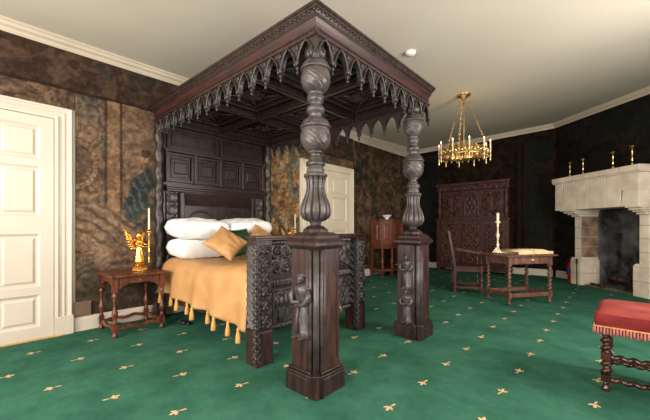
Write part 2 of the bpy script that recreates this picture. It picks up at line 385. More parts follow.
# ------------------------------------------------------------------ tapestries
def lerp(a, b, t): return a + (b - a) * t[..., None]
def mixc(c, col, mask): return c * (1 - mask[..., None]) + np.array(col) * mask[..., None]
def sstep(a, b, x): t = np.clip((x - a) / (b - a), 0, 1); return t * t * (3 - 2 * t)
def ellm(u, z, cu, cz, ru, rz, soft=.25, ang=0.):
    du = (u - cu) * cos(ang) + (z - cz) * sin(ang); dz = -(u - cu) * sin(ang) + (z - cz) * cos(ang)
    return 1 - sstep(1 - soft, 1 + soft, np.sqrt((du / ru) ** 2 + (dz / rz) ** 2))
def tapestry(name, label, origin, udir, ndir, u0, u1, z0, z1, paint, res=.014, cat='tapestry', group=None, off=.012):
    nu = int((u1 - u0) / res); nz = int((z1 - z0) / res)
    U, Z = np.meshgrid(np.linspace(u0, u1, nu + 1), np.linspace(z0, z1, nz + 1))
    C = np.clip(paint(U, Z), .002, 1)
    th = off + .004 * np.sin(U * 9 + 2 * Z) * sstep(z1, z0, Z)
    X = origin[0] + U * udir[0] + ndir[0] * th; Y = origin[1] + U * udir[1] + ndir[1] * th
    P = np.stack([X, Y, Z], -1).reshape(-1, 3)
    Bk = P.copy()
    Bk[:, 0] = (origin[0] + U * udir[0] + ndir[0] * .002).ravel(); Bk[:, 1] = (origin[1] + U * udir[1] + ndir[1] * .002).ravel()
    w = nu + 1; n = w * (nz + 1)
    I, J = np.meshgrid(np.arange(nu), np.arange(nz)); a = (J * w + I).ravel()
    F = np.stack([a, a + 1, a + w + 1, a + w], -1)
    edge = [0, nu, n - 1, n - 1 - nu]
    vs = np.vstack([P, Bk[[0, nu, n - 1, n - 1 - nu]]])
    me = bpy.data.meshes.new(name)
    fs = F.tolist() + [[n + 3, n + 2, n + 1, n]]
    bot = list(range(0, nu + 1)); top = list(range(n - 1 - nu, n)); lf = [k * w for k in range(nz + 1)]; rt = [k * w + nu for k in range(nz + 1)]
    fs += [[n, n + 1] + bot[::-1], [n + 2, n + 3] + top, [n + 3, n] + lf, [n + 1, n + 2] + rt[::-1]]
    me.from_pydata(vs.tolist(), [], fs)
    at = me.color_attributes.new('Col', 'FLOAT_COLOR', 'POINT')
    c = np.ones((len(vs), 4), dtype=np.float32); c[:n, :3] = C.reshape(-1, 3); c[n:, :3] = .05
    at.data.foreach_set('color', c.ravel()); me.materials.append(M['tap'])
    me.polygons.foreach_set('use_smooth', [True] * len(F) + [False] * 5)
    o = bpy.data.objects.new(name, me); COL.objects.link(o); tag(o, label, cat, group); return o
def base_folds(U, Z, c1, c2, c3, seed, sc=1.):
    wx = fbm(U * 1.7 * sc, Z * 1.7 * sc, seed, 4) * 3.2; wy = fbm(U * 1.9 * sc + 9, Z * 1.3 * sc + 4, seed + 7, 4) * 3.2
    a = fbm(U * 2.2 * sc + wx, Z * 2.2 * sc + wy, seed + 20, 4)
    st = .5 + .5 * np.sin((U * 3 + wx * 3.2 + Z * 2 + wy * 2.6) * 4 * sc)
    c = lerp(np.array(c1) + 0 * U[..., None], np.array(c2), sstep(.3, .7, a))
    c = mixc(c, c3, .7 * sstep(.80, .98, st)); c = mixc(c, np.array(c2) * 1.25, .4 * sstep(.75, .98, 1 - st))
    return c, a, st
def teal(c, U, Z, seed, amt, th=.58, col=(.025, .06, .065)):
    n = fbm(U * 3.1 + 3, Z * 3.1, seed, 4); return mixc(c, col, amt * sstep(th, th + .08, n))
def leafy(U, Z, seed, s=9.):
    n = fbm(U * s + 2 * fbm(U * 4, Z * 4, seed + 3), Z * s, seed, 3); return sstep(.45, .6, n)
def paintA(U, Z):
    c, a, st = base_folds(U, Z, (.125, .075, .046), (.215, .135, .083), (.045, .027, .018), 3, 1.25)
    # upper left sky-blue patch and reddish ground
    c = teal(c, U, Z, 5, .35, .60)
    c = mixc(c, (.22, .13, .075), .75 * ((1 - sstep(1.29, 1.31, U)) * sstep(1.14, 1.16, U) * sstep(1.25, 1.3, Z)))     # pale column
    c = mixc(c, (.035, .022, .016), .8 * ((np.abs(U - 1.15) < .012) + (np.abs(U - 1.30) < .012)) * sstep(1.2, 1.3, Z))
    c = mixc(c, (.19, .11, .065), .5 * ((U > 1.34) & (U < 1.7) & (Z > 1.6)))
    # arch or wheel
    r = np.sqrt(((U - .86) / .20) ** 2 + ((Z - 1.85) / .27) ** 2)
    c = mixc(c, (.23, .15, .095), .8 * (1 - sstep(.09, .13, np.abs(r - .95))))
    c = mixc(c, (.05, .03, .02), .8 * (1 - sstep(.01, .04, np.abs(r - 1.08)))); c = mixc(c, (.05, .03, .02), .7 * (1 - sstep(.01, .04, np.abs(r - .8))))
    th = np.arctan2(Z - 1.85, U - .86); c = mixc(c, (.04, .025, .018), .5 * ((np.sin(th * 26) > .2) & (np.abs(r - .95) < .09)))
    c = mixc(c, (.10, .065, .045), .6 * (r < .76))
    # teal robed figure
    fold = .5 + .5 * np.sin(U * 60 + Z * 34 + 8 * fbm(U * 5, Z * 5, 2))
    m_ = ellm(U, Z, 1.52, 1.58, .13 + .03 * np.sin(Z * 23), .34, .12, -.35); c = mixc(c, (.016, .032, .036), .88 * m_)
    c = mixc(c, (.11, .12, .10), .6 * m_ * sstep(.75, .97, fold))
    c = mixc(c, (.24, .15, .10), .9 * ellm(U, Z, 1.56, 2.02, .05, .07, .2)); c = mixc(c, (.04, .025, .02), .9 * ellm(U, Z, 1.575, 2.07, .055, .05, .2))
    # long slung robe bottom to the left
    fold = .5 + .5 * np.sin((U * .7 + Z) * 42 + 9 * fbm(U * 3, Z * 3, 12))
    m_ = ellm(U, Z, 1.15, 1.12, .42, .26, .2, -.5); c = mixc(c, (.25, .16, .10), .65 * m_); c = mixc(c, (.06, .035, .02), .7 * m_ * sstep(.65, .95, fold))
    m_ = ellm(U, Z, 1.42, 1.24, .035, .13, .2, .9); c = mixc(c, (.02, .04, .045), .7 * m_)
    m_ = ellm(U, Z, 1.12, .78, .09, .11, .2); c = mixc(c, (.22, .15, .10), .8 * m_)
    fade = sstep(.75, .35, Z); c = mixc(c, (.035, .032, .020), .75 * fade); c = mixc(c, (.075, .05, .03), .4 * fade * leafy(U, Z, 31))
    c = c * (.68 + .4 * leafy(U, Z, 40, 18.))[..., None]
    return c
def paint_border(U, Z):
    c = lerp(np.array((.040, .023, .016)) + 0 * U[..., None], np.array((.075, .043, .028)), leafy(U, Z, 8, 14.))
    c = teal(c, U, Z, 15, .45, .60, (.018, .03, .03)); c = mixc(c, (.02, .011, .009), .5 * sstep(.5, .62, fbm(U * 5, Z * 12, 77)))
    e = (Z < 2.65).astype(float); c = mixc(c, (.02, .012, .009), .85 * e)
    return c
def paintB(U, Z):
    c, a, st = base_folds(U, Z, (.20, .105, .045), (.36, .215, .10), (.07, .042, .024), 33, 1.3)
    n = fbm(U * 5 + 1, Z * 3.4, 51, 4); c = mixc(c, (.06, .085, .072), .65 * sstep(.55, .63, n)); n = fbm(U * 6 + 4, Z * 6.4, 61, 4)
    c = mixc(c, (.12, .145, .12), .5 * sstep(.58, .66, n)); c = mixc(c, (.05, .03, .02), .6 * sstep(.62, .7, fbm(U * 7, Z * 7, 71)))
    return c * (.7 + .5 * leafy(U, Z, 41, 11.))[..., None]
def paintC(U, Z):
    c, a, st = base_folds(U, Z, (.050, .030, .018), (.12, .078, .045), (.018, .012, .009), 63, 1.)
    c = teal(c, U, Z, 55, .5, .56, (.016, .028, .024))
    for cu in (6.5, 7.2, 7.9, 8.5):
        m_ = ellm(U, Z, cu, 1.4, .16, .55, .25); c = mixc(c, (.16, .105, .06), .5 * m_ * sstep(.4, .7, fbm(U * 6, Z * 6, int(cu * 10))))
        c = mixc(c, (.14, .09, .055), .6 * ellm(U, Z, cu, 2.05, .07, .09))
    return c * (.6 + .5 * leafy(U, Z, 43, 9.))[..., None]
def paintD(U, Z):
    c, a, st = base_folds(U, Z, (.006, .005, .004), (.018, .013, .010), (.003, .003, .003), 93, 1.)
    c = mixc(c, (.008, .013, .010), .6 * sstep(.5, .65, fbm(U * 2, Z * 2, 97)))
    return c
OL = (0., 0., 0.)
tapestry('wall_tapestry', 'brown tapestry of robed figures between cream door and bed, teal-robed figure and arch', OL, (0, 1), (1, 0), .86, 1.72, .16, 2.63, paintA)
tapestry('wall_tapestry', 'golden tan tapestry with blue-green foliage between the headboard and the far door', OL, (0, 1), (1, 0), 3.40, 4.25, .16, 2.63, paintB)
tapestry('wall_tapestry', 'dim olive brown tapestry of figures in the far corner behind the cabinet', OL, (0, 1), (1, 0), 5.93, 8.90, .16, 3.10, paintC, .02)
tapestry('wall_tapestry', 'strip of brown and blue tapestry directly above the cream door frame', OL, (0, 1), (1, 0), -2.0, .86, 2.43, 2.63, lambda U, Z: paintA(U, Z) * .7)
tapestry('wall_tapestry', 'strip of tan tapestry directly above the far door frame', OL, (0, 1), (1, 0), 4.25, 5.92, 2.45, 2.63, lambda U, Z: paintB(U, Z) * .6)
tapestry('tapestry_border', 'dark narrow tapestry strip running under the cornice above the cream door', OL, (0, 1), (1, 0), -2.0, 1.85, 2.62, 3.10, paint_border)
tapestry('tapestry_border', 'dark tapestry strip under the cornice above the far door', OL, (0, 1), (1, 0), 1.85, 5.91, 2.62, 3.12, paint_border, .018)
tapestry('wall_hanging', 'near-black tapestry on the back wall beside the carved cupboard', (C1[0], C1[1]), (-d2.x, -d2.y), n2, 2.72, 3.32, .17, 3.3, paintD, .03)
tapestry('wall_hanging', 'near-black tapestry on the back wall between the far corner and the cupboard', (C1[0], C1[1]), (-d2.x, -d2.y), n2, .05, .72, .17, 3.2, paintD, .03)
tapestry('wall_hanging', 'near-black tapestry above the stone mantel on the chimney wall', (O3.x, O3.y), (U3.x, U3.y), n3, .02, 3.5, 2.2, 3.4, paintD, .03)
tapestry('wall_hanging', 'narrow near-black tapestry between the corner and the stone fireplace', (O3.x, O3.y), (U3.x, U3.y), n3, .02, .56, .17, 2.19, paintD, .03)
# frame on the back wall right of the cupboard
def on2(s, off, z): return (C1[0] - d2.x * s + n2[0] * off, C1[1] - d2.y * s + n2[1] * off, z)
fr = MB()
T2 = Matrix(((-d2.x, n2[0], 0, C1[0]), (-d2.y, n2[1], 0, C1[1]), (0, 0, 1, 0), (0, 0, 0, 1)))
fr.box(2.80, 2.85, .017, .04, .95, 2.45, 0, T2); fr.box(3.2, 3.25, .017, .04, .95, 2.45, 0, T2); fr.box(2.85, 3.2, .017, .04, .95, 1.0, 0, T2); fr.box(2.85, 3.2, .017, .04, 2.4, 2.45, 0, T2)
tag(fr.build('wall_frame', M['dframe'], bevel=.004), 'thin dark oak frame fixed on the black wall right of the cupboard', 'frame')
pl = MB(); pl.box(2.585, 2.70, .002, .09, .16, 3.2, 0, T2); pl.box(2.61, 2.675, .09, .115, .16, 3.2, 0, T2)
tag(pl.build('oak_pilaster', M['dframe'], bevel=.006), 'tall dark oak pilaster at the right side of the carved cupboard', 'pilaster')

# ------------------------------------------------------------------ doors
def door(n, y0, y1, ztop, cas, m, panels, cols, left_open=False):
    """door in the left wall, leaf from y0 to y1"""
    leaf = MB(); leaf.box(.002, .028, y0, y1, .012, ztop)
    st = .095; w = (y1 - y0)
    inner = []
    for (a, b) in panels:
        for (c0, c1) in cols: inner.append((y0 + c0, y0 + c1, a, b))
    # stiles and rails proud of the leaf: fill around the panels
    ys = sorted(set([y0, y1] + [q for p in inner for q in p[:2]])); zs = sorted(set([.012, ztop] + [q for p in inner for q in p[2:]]))
    for i in range(len(ys) - 1):
        for k in range(len(zs) - 1):
            cy = (ys[i] + ys[i + 1]) / 2; cz = (zs[k] + zs[k + 1]) / 2
            if not any(p[0] < cy < p[1] and p[2] < cz < p[3] for p in inner): leaf.box(.028, .046, ys[i], ys[i + 1], zs[k], zs[k + 1])
    o = struct('door_%d' % n, leaf, m)
    TY = Matrix(((0, 0, 1, .028), (1, 0, 0, 0), (0, 1, 0, 0), (0, 0, 0, 1)))
    for p in inner:
        q = MB(); k = .022
        # sloping moulding ring then raised field
        a = [(p[0], p[2]), (p[1], p[2]), (p[1], p[3]), (p[0], p[3])]; b = [(p[0] + k, p[2] + k), (p[1] - k, p[2] + k), (p[1] - k, p[3] - k), (p[0] + k, p[3] - k)]
        q.add([(y, z, .018) for y, z in a] + [(y, z, .003) for y, z in b], [(i, (i + 1) % 4, 4 + (i + 1) % 4, 4 + i) for i in range(4)], 0, False, TY)
        q.frustum(p[0] + k + .015, p[1] - k - .015, p[2] + k + .015, p[3] - k - .015, .0, .012, .02, 0, TY)
        struct('door_panel', q, m, o)
    fm = MB()
    W_ = cas - .006; yl, yr, zt = y0 - .006, y1 + .006, ztop + .006
    prof = [(0, .001), (0, .05), (.2, .056), (.24, .036), (.45, .034), (.48, .044), (.56, .044), (.6, .034), (.76, .034), (.8, .046), (.93, .05), (1, .03), (1, .001)]
    v = []
    for t_, h_ in prof:
        d = t_ * W_; dz = t_ * .137
        v += [(h_, yl - d, 0), (h_, yl - d, zt + dz), (h_, yr + d, zt + dz), (h_, yr + d, 0)]
    fm.add(v, [(a * 4 + k, (a + 1) * 4 + k, (a + 1) * 4 + k + 1, a * 4 + k + 1) for a in range(len(prof) - 1) for k in range(3)])
    fm.box(.001, .062, y1 + .004, y1 + cas + .004, 0, .2); fm.box(.001, .062, y0 - cas - .004, y0 - .004, 0, .2)
    struct('door_frame', fm, m, o, bevel=.003)
    return o
d1 = door(1, -.30, .669, 2.283, .163, M['white'], [(1.84, 2.19), (1.26, 1.77), (.54, 1.08), (.13, .46)], [(.10, .45), (.54, .86)])
kb = MB(); kb.lathe([(.0, 0), (.024, .001), (.024, .006), (.009, .008), (.009, .035), (.022, .04), (.028, .055), (.02, .07), (.0, .072)], seg=16, T=Matrix.Translation((.046, -.24, 1.0)) @ Matrix.Rotation(pi / 2, 4, 'Y'))
struct('door_knob', kb, M['brass'], d1)
d2o = door(2, 4.42, 5.75, 2.30, .155, M['door2'], [(1.84, 2.19), (1.26, 1.77), (.54, 1.08), (.13, .46)], [(.12, .60), (.73, 1.21)])
kb = MB(); kb.lathe([(.0, 0), (.024, .001), (.024, .006), (.009, .008), (.009, .035), (.022, .04), (.028, .055), (.02, .07), (.0, .072)], seg=16, T=Matrix.Translation((.046, 4.48, 1.0)) @ Matrix.Rotation(pi / 2, 4, 'Y'))
struct('door_knob', kb, M['brass'], d2o)
th = MB(); th.box(.03, .075, .66, .74, .001, .012); th.box(.0, .06, -.3, .66, .0, .01)
struct('trim_6', th, M['fringe'])

# wall vent, socket, floor bits
v_ = thing('wall_vent', 'brown metal grille plate on the tapestry above the skirting beside the cream door', 'vent', (0.02, .90, .12))
q = MB(); q.box(.022, .034, .845, 1.0, .165, .325); q.build('plate', M['vent'], v_, bevel=.003)
q = MB(); q.box(.034, .045, .845, 1.0, .30, .325); q.build('top_edge', M['vent'], v_, bevel=.002)
for k in range(6): q = MB(); q.box(.034, .037, .855, .99, .18 + k * .018, .19 + k * .018); q.build('slat', M['vent'], v_)
s_ = thing('wall_socket', 'white plastic socket on the skirting beneath the bedside table', 'socket', (.03, 1.22, .04))
q = MB(); q.box(.029, .038, 1.15, 1.30, .03, .115); q.build('face_plate', M['plastic'], s_, bevel=.003)
for y in (1.19, 1.255): q = MB(); q.box(.038, .066, y - .022, y + .022, .05, .095); q.build('plug', M['plastic' if y > 1.2 else 'black'], s_, bevel=.006)
q = MB(); pts = []
for k in range(60):
    t = k / 59; pts.append((.075 + .05 * sin(t * 17) * sin(pi * t) + .07 * t, 1.19 + .07 * cos(t * 13) * sin(pi * t) + .34 * t, .006 + .066 * (1 - t) ** 6))
q.tube(pts, .005, 6); tag(q.build('power_cable', M['black']), 'tangled black cable on the carpet under the bedside table', 'cable')
q = MB(); q.ell((.64, 1.77, .028), (.055, .04, .028), 14, 8); q.ell((.70, 1.80, .018), (.03, .03, .018), 12, 6); q.tube([(.6, 1.78, .02), (.5, 1.83, .006), (.36, 1.80, .006), (.3, 1.9, .006)], .005, 6)
tag(q.build('foot_switch', M['black']), 'small black lamp switch with cord on carpet below the gold bedspread', 'switch')

# smoke detector
q = MB(); zz = zc(2.6, 3.62); q.lathe([(0, zz + .01), (.06, zz + .01), (.062, zz - .012), (.055, zz - .03), (.03, zz - .042), (0, zz - .044)], 2.6, 3.62, 24)
tag(q.build('smoke_detector', M['plastic']), 'round white smoke detector on the ceiling beyond the bed canopy', 'smoke detector')

# ------------------------------------------------------------------ carving patterns (0..1)
def pat_spiral(nx, ny, seed=0):
    def f(u, v):
        a = u * nx; b = v * ny; i, j = int(a), int(b); x = (a - i) * 2 - 1; y = (b - j) * 2 - 1; r = sqrt(x * x + y * y); t = atan2(y, x) * (1 if (i + j) % 2 else -1)
        return max(0, min(1, (1.15 - r) * 3)) * (.5 + .5 * cos(3 * t + 9 * r)) + (.7 if r < .22 else 0)
    return f
def pat_lozenge(nx, ny):
    def f(u, v):
        a = (u * nx) % 1 * 2 - 1; b = (v * ny) % 1 * 2 - 1; d = abs(a) + abs(b)
        return (1 if abs(d - .85) < .14 else 0) + (.8 if d < .4 else 0) + (.5 if 1.25 < d < 1.6 else 0)
    return f
def pat_guilloche(n):
    def f(u, v):
        x = v * n * pi; y = (u - .5) * 2.3
        return max(0, 1 - abs(y - sin(x)) * 3) + max(0, 1 - abs(y + sin(x)) * 3) + (.6 if abs(y) < .2 and abs(cos(x)) > .86 else 0)
    return f
def pat_chevron(n):
    def f(u, v): return .5 + .5 * sin((v * n + abs(u - .5) * 1.6) * 2 * pi)
    return f
def pat_twistband(n):
    def f(u, v): return (.5 + .5 * sin((v * n + u * 1.4) * 2 * pi)) * (.6 + .4 * sin(u * pi))
    return f
def pat_flute(n):
    def f(u, v): return .2 + .8 * abs(sin(u * n * pi)) * (1 if .12 < v < .88 else .4)
    return f
def pat_arch(u, v):
    x = (u - .5) * 2; r = sqrt(x * x + ((v - .55) * 2) ** 2) if v > .55 else abs(x)
    h = 1 if abs(r - .72) < .1 else 0
    if abs(x) < .5 and v < .9: h = max(h, .5 * (.5 + .5 * cos(x * 14) * cos(v * 16)))
    return h
def pat_figure(u, v):
    x = (u - .5) * 2; h = 0
    def e(cx, cy, rx, ry): 
        d = ((x - cx) / rx) ** 2 + ((v - cy) / ry) ** 2; return sqrt(1 - d) if d < 1 else 0
    h = max(e(0, .84, .22, .09), e(0, .6, .38, .2), e(0, .28, .45, .3), .8 * e(.5, .6, .14, .16), .8 * e(-.5, .55, .14, .18))
    if v < .5: h *= .7 + .3 * cos(x * 22)
    r = abs(x); h = max(h, .6 if r > .86 or v > .95 else 0)
    return h

# ------------------------------------------------------------------ THE BED
bed = thing('four_poster_bed', 'huge dark carved oak four-poster bed with panelled canopy, headboard and bulbous posts', 'bed', (1.5, 2.4, 0))
# tester
X0, X1, Y0, Y1, ZT = .035, 2.955, 1.60, 3.52, 2.685
def ring(mb, prof, x0, x1, y0, y1, m=0):      # prof: (inset, z), closed loop swept round a rectangle
    n = len(prof); v = []
    for (sx, sy) in ((0, 0), (1, 0), (1, 1), (0, 1)):
        for (k, z) in prof: v.append(((x1 - k) if sx else (x0 + k), (y1 - k) if sy else (y0 + k), z))
    f = []
    for c in range(4):
        for k in range(n): f.append((c * n + k, ((c + 1) % 4) * n + k, ((c + 1) % 4) * n + (k + 1) % n, c * n + (k + 1) % n))
    mb.add(v, f, m)
tester = MB(); ring(tester, [(0, 2.685), (0, 2.668), (.010, 2.66), (.012, 2.648), (.022, 2.64), (.028, 2.628), (.034, 2.62), (.036, 2.6), (.03, 2.685)], X0, X1, Y0, Y1)
tester.box(X0 + .03, X1 - .03, Y0 + .03, Y1 - .03, 2.655, 2.683)
tst = tester.build('tester', M['oak'], bed)
q = MB(); ring(q, [(.034, 2.622), (.040, 2.60), (.052, 2.575), (.058, 2.555), (.060, 2.545), (.10, 2.545), (.10, 2.622)], X0, X1, Y0, Y1)
q.build('cove_moulding', M['oak_redh'], tst)
q = MB(); ring(q, [(.056, 2.545), (.052, 2.536), (.062, 2.522), (.07, 2.512), (.072, 2.50), (.11, 2.50), (.11, 2.545)], X0, X1, Y0, Y1); q.build('lower_moulding', M['oak'], tst, bevel=.002)
# carved bead along the upper moulding and dentils
q = MB()
n = 62
for k in range(n): q.ell((X0 + .04 + (X1 - X0 - .08) * k / (n - 1), Y0 + .02, 2.638), (.017, .009, .009), 6, 4)
n2_ = 42
for k in range(n2_): q.ell((X1 - .02, Y0 + .04 + (Y1 - Y0 - .08) * k / (n2_ - 1), 2.638), (.009, .017, .009), 6, 4)
q.build('egg_moulding', M['carved_dark'], tst)
q = MB()
for k in range(110): x = X0 + .08 + (X1 - X0 - .16) * k / 109; q.box(x - .008, x + .008, Y0 + .05, Y0 + .06, 2.527, 2.541)
for k in range(72): y = Y0 + .08 + (Y1 - Y0 - .16) * k / 71; q.box(X1 - .06, X1 - .05, y - .008, y + .008, 2.527, 2.541)
q.build('dentil_band', M['oak_red'], tst)
# gothic arcade valance
AX0, AX1, AY0, AY1 = .075, 2.90, 1.655, 3.465
def arcade(name, a, b, nb):
    A = Vector((a[0], a[1], 0)); Bv = Vector((b[0], b[1], 0)); L = (Bv - A).length; u = (Bv - A) / L; n = Vector((u.y, -u.x, 0)); w = L / nb
    T = Matrix(((u.x, n.x, 0, A.x), (u.y, n.y, 0, A.y), (0, 0, 1, 0), (0, 0, 0, 1)))
    pl = MB(); rim = MB(); pen = MB(); zt, zs, za = 2.502, 2.322, 2.482; K = 7
    half = [(.5 - .5 * (1 - (k / K)) ** 1.0 * 1, 0) for k in range(K + 1)]
    def arch(k):      # left half: springs at pendant, rises to point
        t = k / K * pi / 3; x = w * (.93 - .86 * cos(t)); z = zs + (za - zs) * sin(t) / sin(pi / 3); return x, z
    for i in range(nb):
        xs = i * w; L_ = [arch(k) for k in range(K + 1)]; pts = L_ + [(w - x, z) for x, z in reversed(L_[:-1])]
        pts = [(xs, zs - .01)] + [(xs + x, z) for x, z in pts] + [(xs + w, zs - .01)]
        for (p, q_) in zip(pts[:-1], pts[1:]):
            v = [(p[0], 0, p[1]), (q_[0], 0, q_[1]), (q_[0], 0, zt), (p[0], 0, zt), (p[0], -.03, p[1]), (q_[0], -.03, q_[1]), (q_[0], -.03, zt), (p[0], -.03, zt)]
            pl.add(v, [(0, 1, 2, 3), (5, 4, 7, 6), (0, 4, 5, 1)], 0, False, T)
        rim.tube([(xs + x, .009, z) for x, z in [(p[0] - xs, p[1]) for p in pts[1:-1]]], .0095, 6, T=T)
        # small eye in each spandrel
        if i: rim.ell((xs, .004, 2.462), (.018, .008, .024), 8, 6, T=T)
    for i in range(nb + 1):
        pp = MB()
        pp.lathe([(.004, 2.262), (.011, 2.270), (.013, 2.280), (.006, 2.290), (.007, 2.298), (.016, 2.304), (.018, 2.312), (.009, 2.322), (.012, 2.33), (.021, 2.342), (.022, 2.36), (.014, 2.375), (.010, 2.40), (0, 2.43)], i * w, -.006, 8, T=T)
        pp.build('pendant', M['carved_mid'], pv)
    pl.build('arch_band', M['carved_dark'], pv); rim.build('arch_rim', M['carved_mid'], pv)
for side, a, b, nb in (('', (AX0, AY0), (AX1, AY0), 15), ('', (AX1, AY0), (AX1, AY1), 10), ('', (AX1, AY1), (AX0, AY1), 15)):
    pvm = MB()
    A_ = Vector((a[0], a[1])); B_ = Vector((b[0], b[1])); d_ = (B_ - A_).normalized(); n_ = Vector((d_.y, -d_.x))
    Tm = Matrix(((d_.x, n_.x, 0, a[0]), (d_.y, n_.y, 0, a[1]), (0, 0, 1, 0), (0, 0, 0, 1)))
    pvm.box(0, (B_ - A_).length, -.035, .012, 2.488, 2.506, 0, Tm)
    pv = pvm.build('gothic_valance', M['oak_red'], bed)
    arcade('', a, b, nb)
# panelled soffit: 3 x 2 coffers
sf = MB(); sf.box(X0 + .08, X1 - .08, Y0 + .08, Y1 - .08, 2.60, 2.62)
soff = sf.build('soffit', M['oak'], bed)
gx = [X0 + .10, 1.02, 1.92, X1 - .12]; gy = [Y0 + .12, 2.56, Y1 - .12]
q = MB()
for x in gx: q.box(x - .035, x + .035, gy[0], gy[2], 2.52, 2.60); q.box(x - .02, x + .02, gy[0], gy[2], 2.505, 2.52)
for y in gy: q.box(gx[0], gx[3], y - .035, y + .035, 2.522, 2.598); q.box(gx[0], gx[3], y - .02, y + .02, 2.507, 2.522)
q.build('soffit_beam', M['oak'], soff, bevel=.004)
for i in range(3):
    for j in range(2):
        q = MB(); cx0, cx1, cy0, cy1 = gx[i] + .04, gx[i + 1] - .04, gy[j] + .04, gy[j + 1] - .04
        for (k, z0, z1, w) in ((.06, 2.565, 2.60, .03), (.15, 2.575, 2.60, .022)):
            a0, a1, b0, b1 = cx0 + k, cx1 - k, cy0 + k, cy1 - k
            q.box(a0, a1, b0, b0 + w, z0, z1); q.box(a0, a1, b1 - w, b1, z0, z1); q.box(a0, a0 + w, b0 + w, b1 - w, z0, z1); q.box(a1 - w, a1, b0 + w, b1 - w, z0, z1)
        cx, cy = (cx0 + cx1) / 2, (cy0 + cy1) / 2
        q.lathe([(0, 2.545), (.03, 2.55), (.06, 2.565), (.11, 2.575), (.13, 2.59), (.13, 2.60)], cx, cy, 32, mod=lambda t, z: 1 + .18 * cos(8 * t))
        for (sx, sy) in ((1, 1), (1, -1), (-1, 1), (-1, -1)):
            q.tube([(cx + sx * .11, cy + sy * .11, 2.585), (cx + sx * (cx1 - cx0) * .33, cy + sy * (cy1 - cy0) * .33, 2.588)], .012, 6)
        q.build('coffer', M['carved_dark'], soff)

# relief figure: robed man with flat hat
def relief_figure(T, h, hat=True):
    mb = MB(); s = h
    def fold(t, z): return 1 + .09 * cos(9 * t + z * 14 / s)
    mb.lathe([(.17 * s, 0), (.20 * s, .02 * s), (.16 * s, .10 * s), (.145 * s, .3 * s), (.12 * s, .45 * s), (.10 * s, .55 * s), (.13 * s, .62 * s), (.17 * s, .72 * s), (.165 * s, .77 * s), (.10 * s, .81 * s), (.05 * s, .83 * s), (.045 * s, .85 * s)], seg=40, mod=fold, T=T @ Matrix.Diagonal((1, .55, 1, 1)))
    mb.ell((0, .02 * s, .90 * s), (.058 * s, .07 * s, .075 * s), 12, 10, T=T)
    mb.ell((0, .085 * s, .895 * s), (.012 * s, .02 * s, .018 * s), 6, 5, T=T)                       # nose
    mb.ell((0, .06 * s, .86 * s), (.035 * s, .035 * s, .035 * s), 8, 6, T=T)                        # beard
    if hat:
        mb.lathe([(.03 * s, .935 * s), (.10 * s, .94 * s), (.105 * s, .955 * s), (.07 * s, .965 * s), (.065 * s, .99 * s), (.03 * s, 1.0 * s)], seg=16, T=T @ Matrix.Diagonal((1, .8, 1, 1)))
    for sx in (-1, 1):
        mb.tube([(sx * .15 * s, .02 * s, .75 * s), (sx * .19 * s, .06 * s, .62 * s), (sx * .12 * s, .085 * s, .53 * s), (-sx * .02 * s, .095 * s, .53 * s + sx * .03 * s)], [.05 * s, .05 * s, .038 * s, .024 * s], 8, T=T)
        mb.ell((-sx * .03 * s, .10 * s, .53 * s + sx * .03 * s), (.028 * s, .024 * s, .02 * s), 8, 6, T=T)
        mb.ell((sx * .07 * s, .09 * s, .012 * s), (.04 * s, .07 * s, .022 * s), 8, 6, T=T)
    mb.tube([(0, .075 * s, .5 * s), (.015 * s, .1 * s, .3 * s), (.0, .11 * s, .08 * s)], [.02 * s, .022 * s, .03 * s], 6, T=T)
    return mb
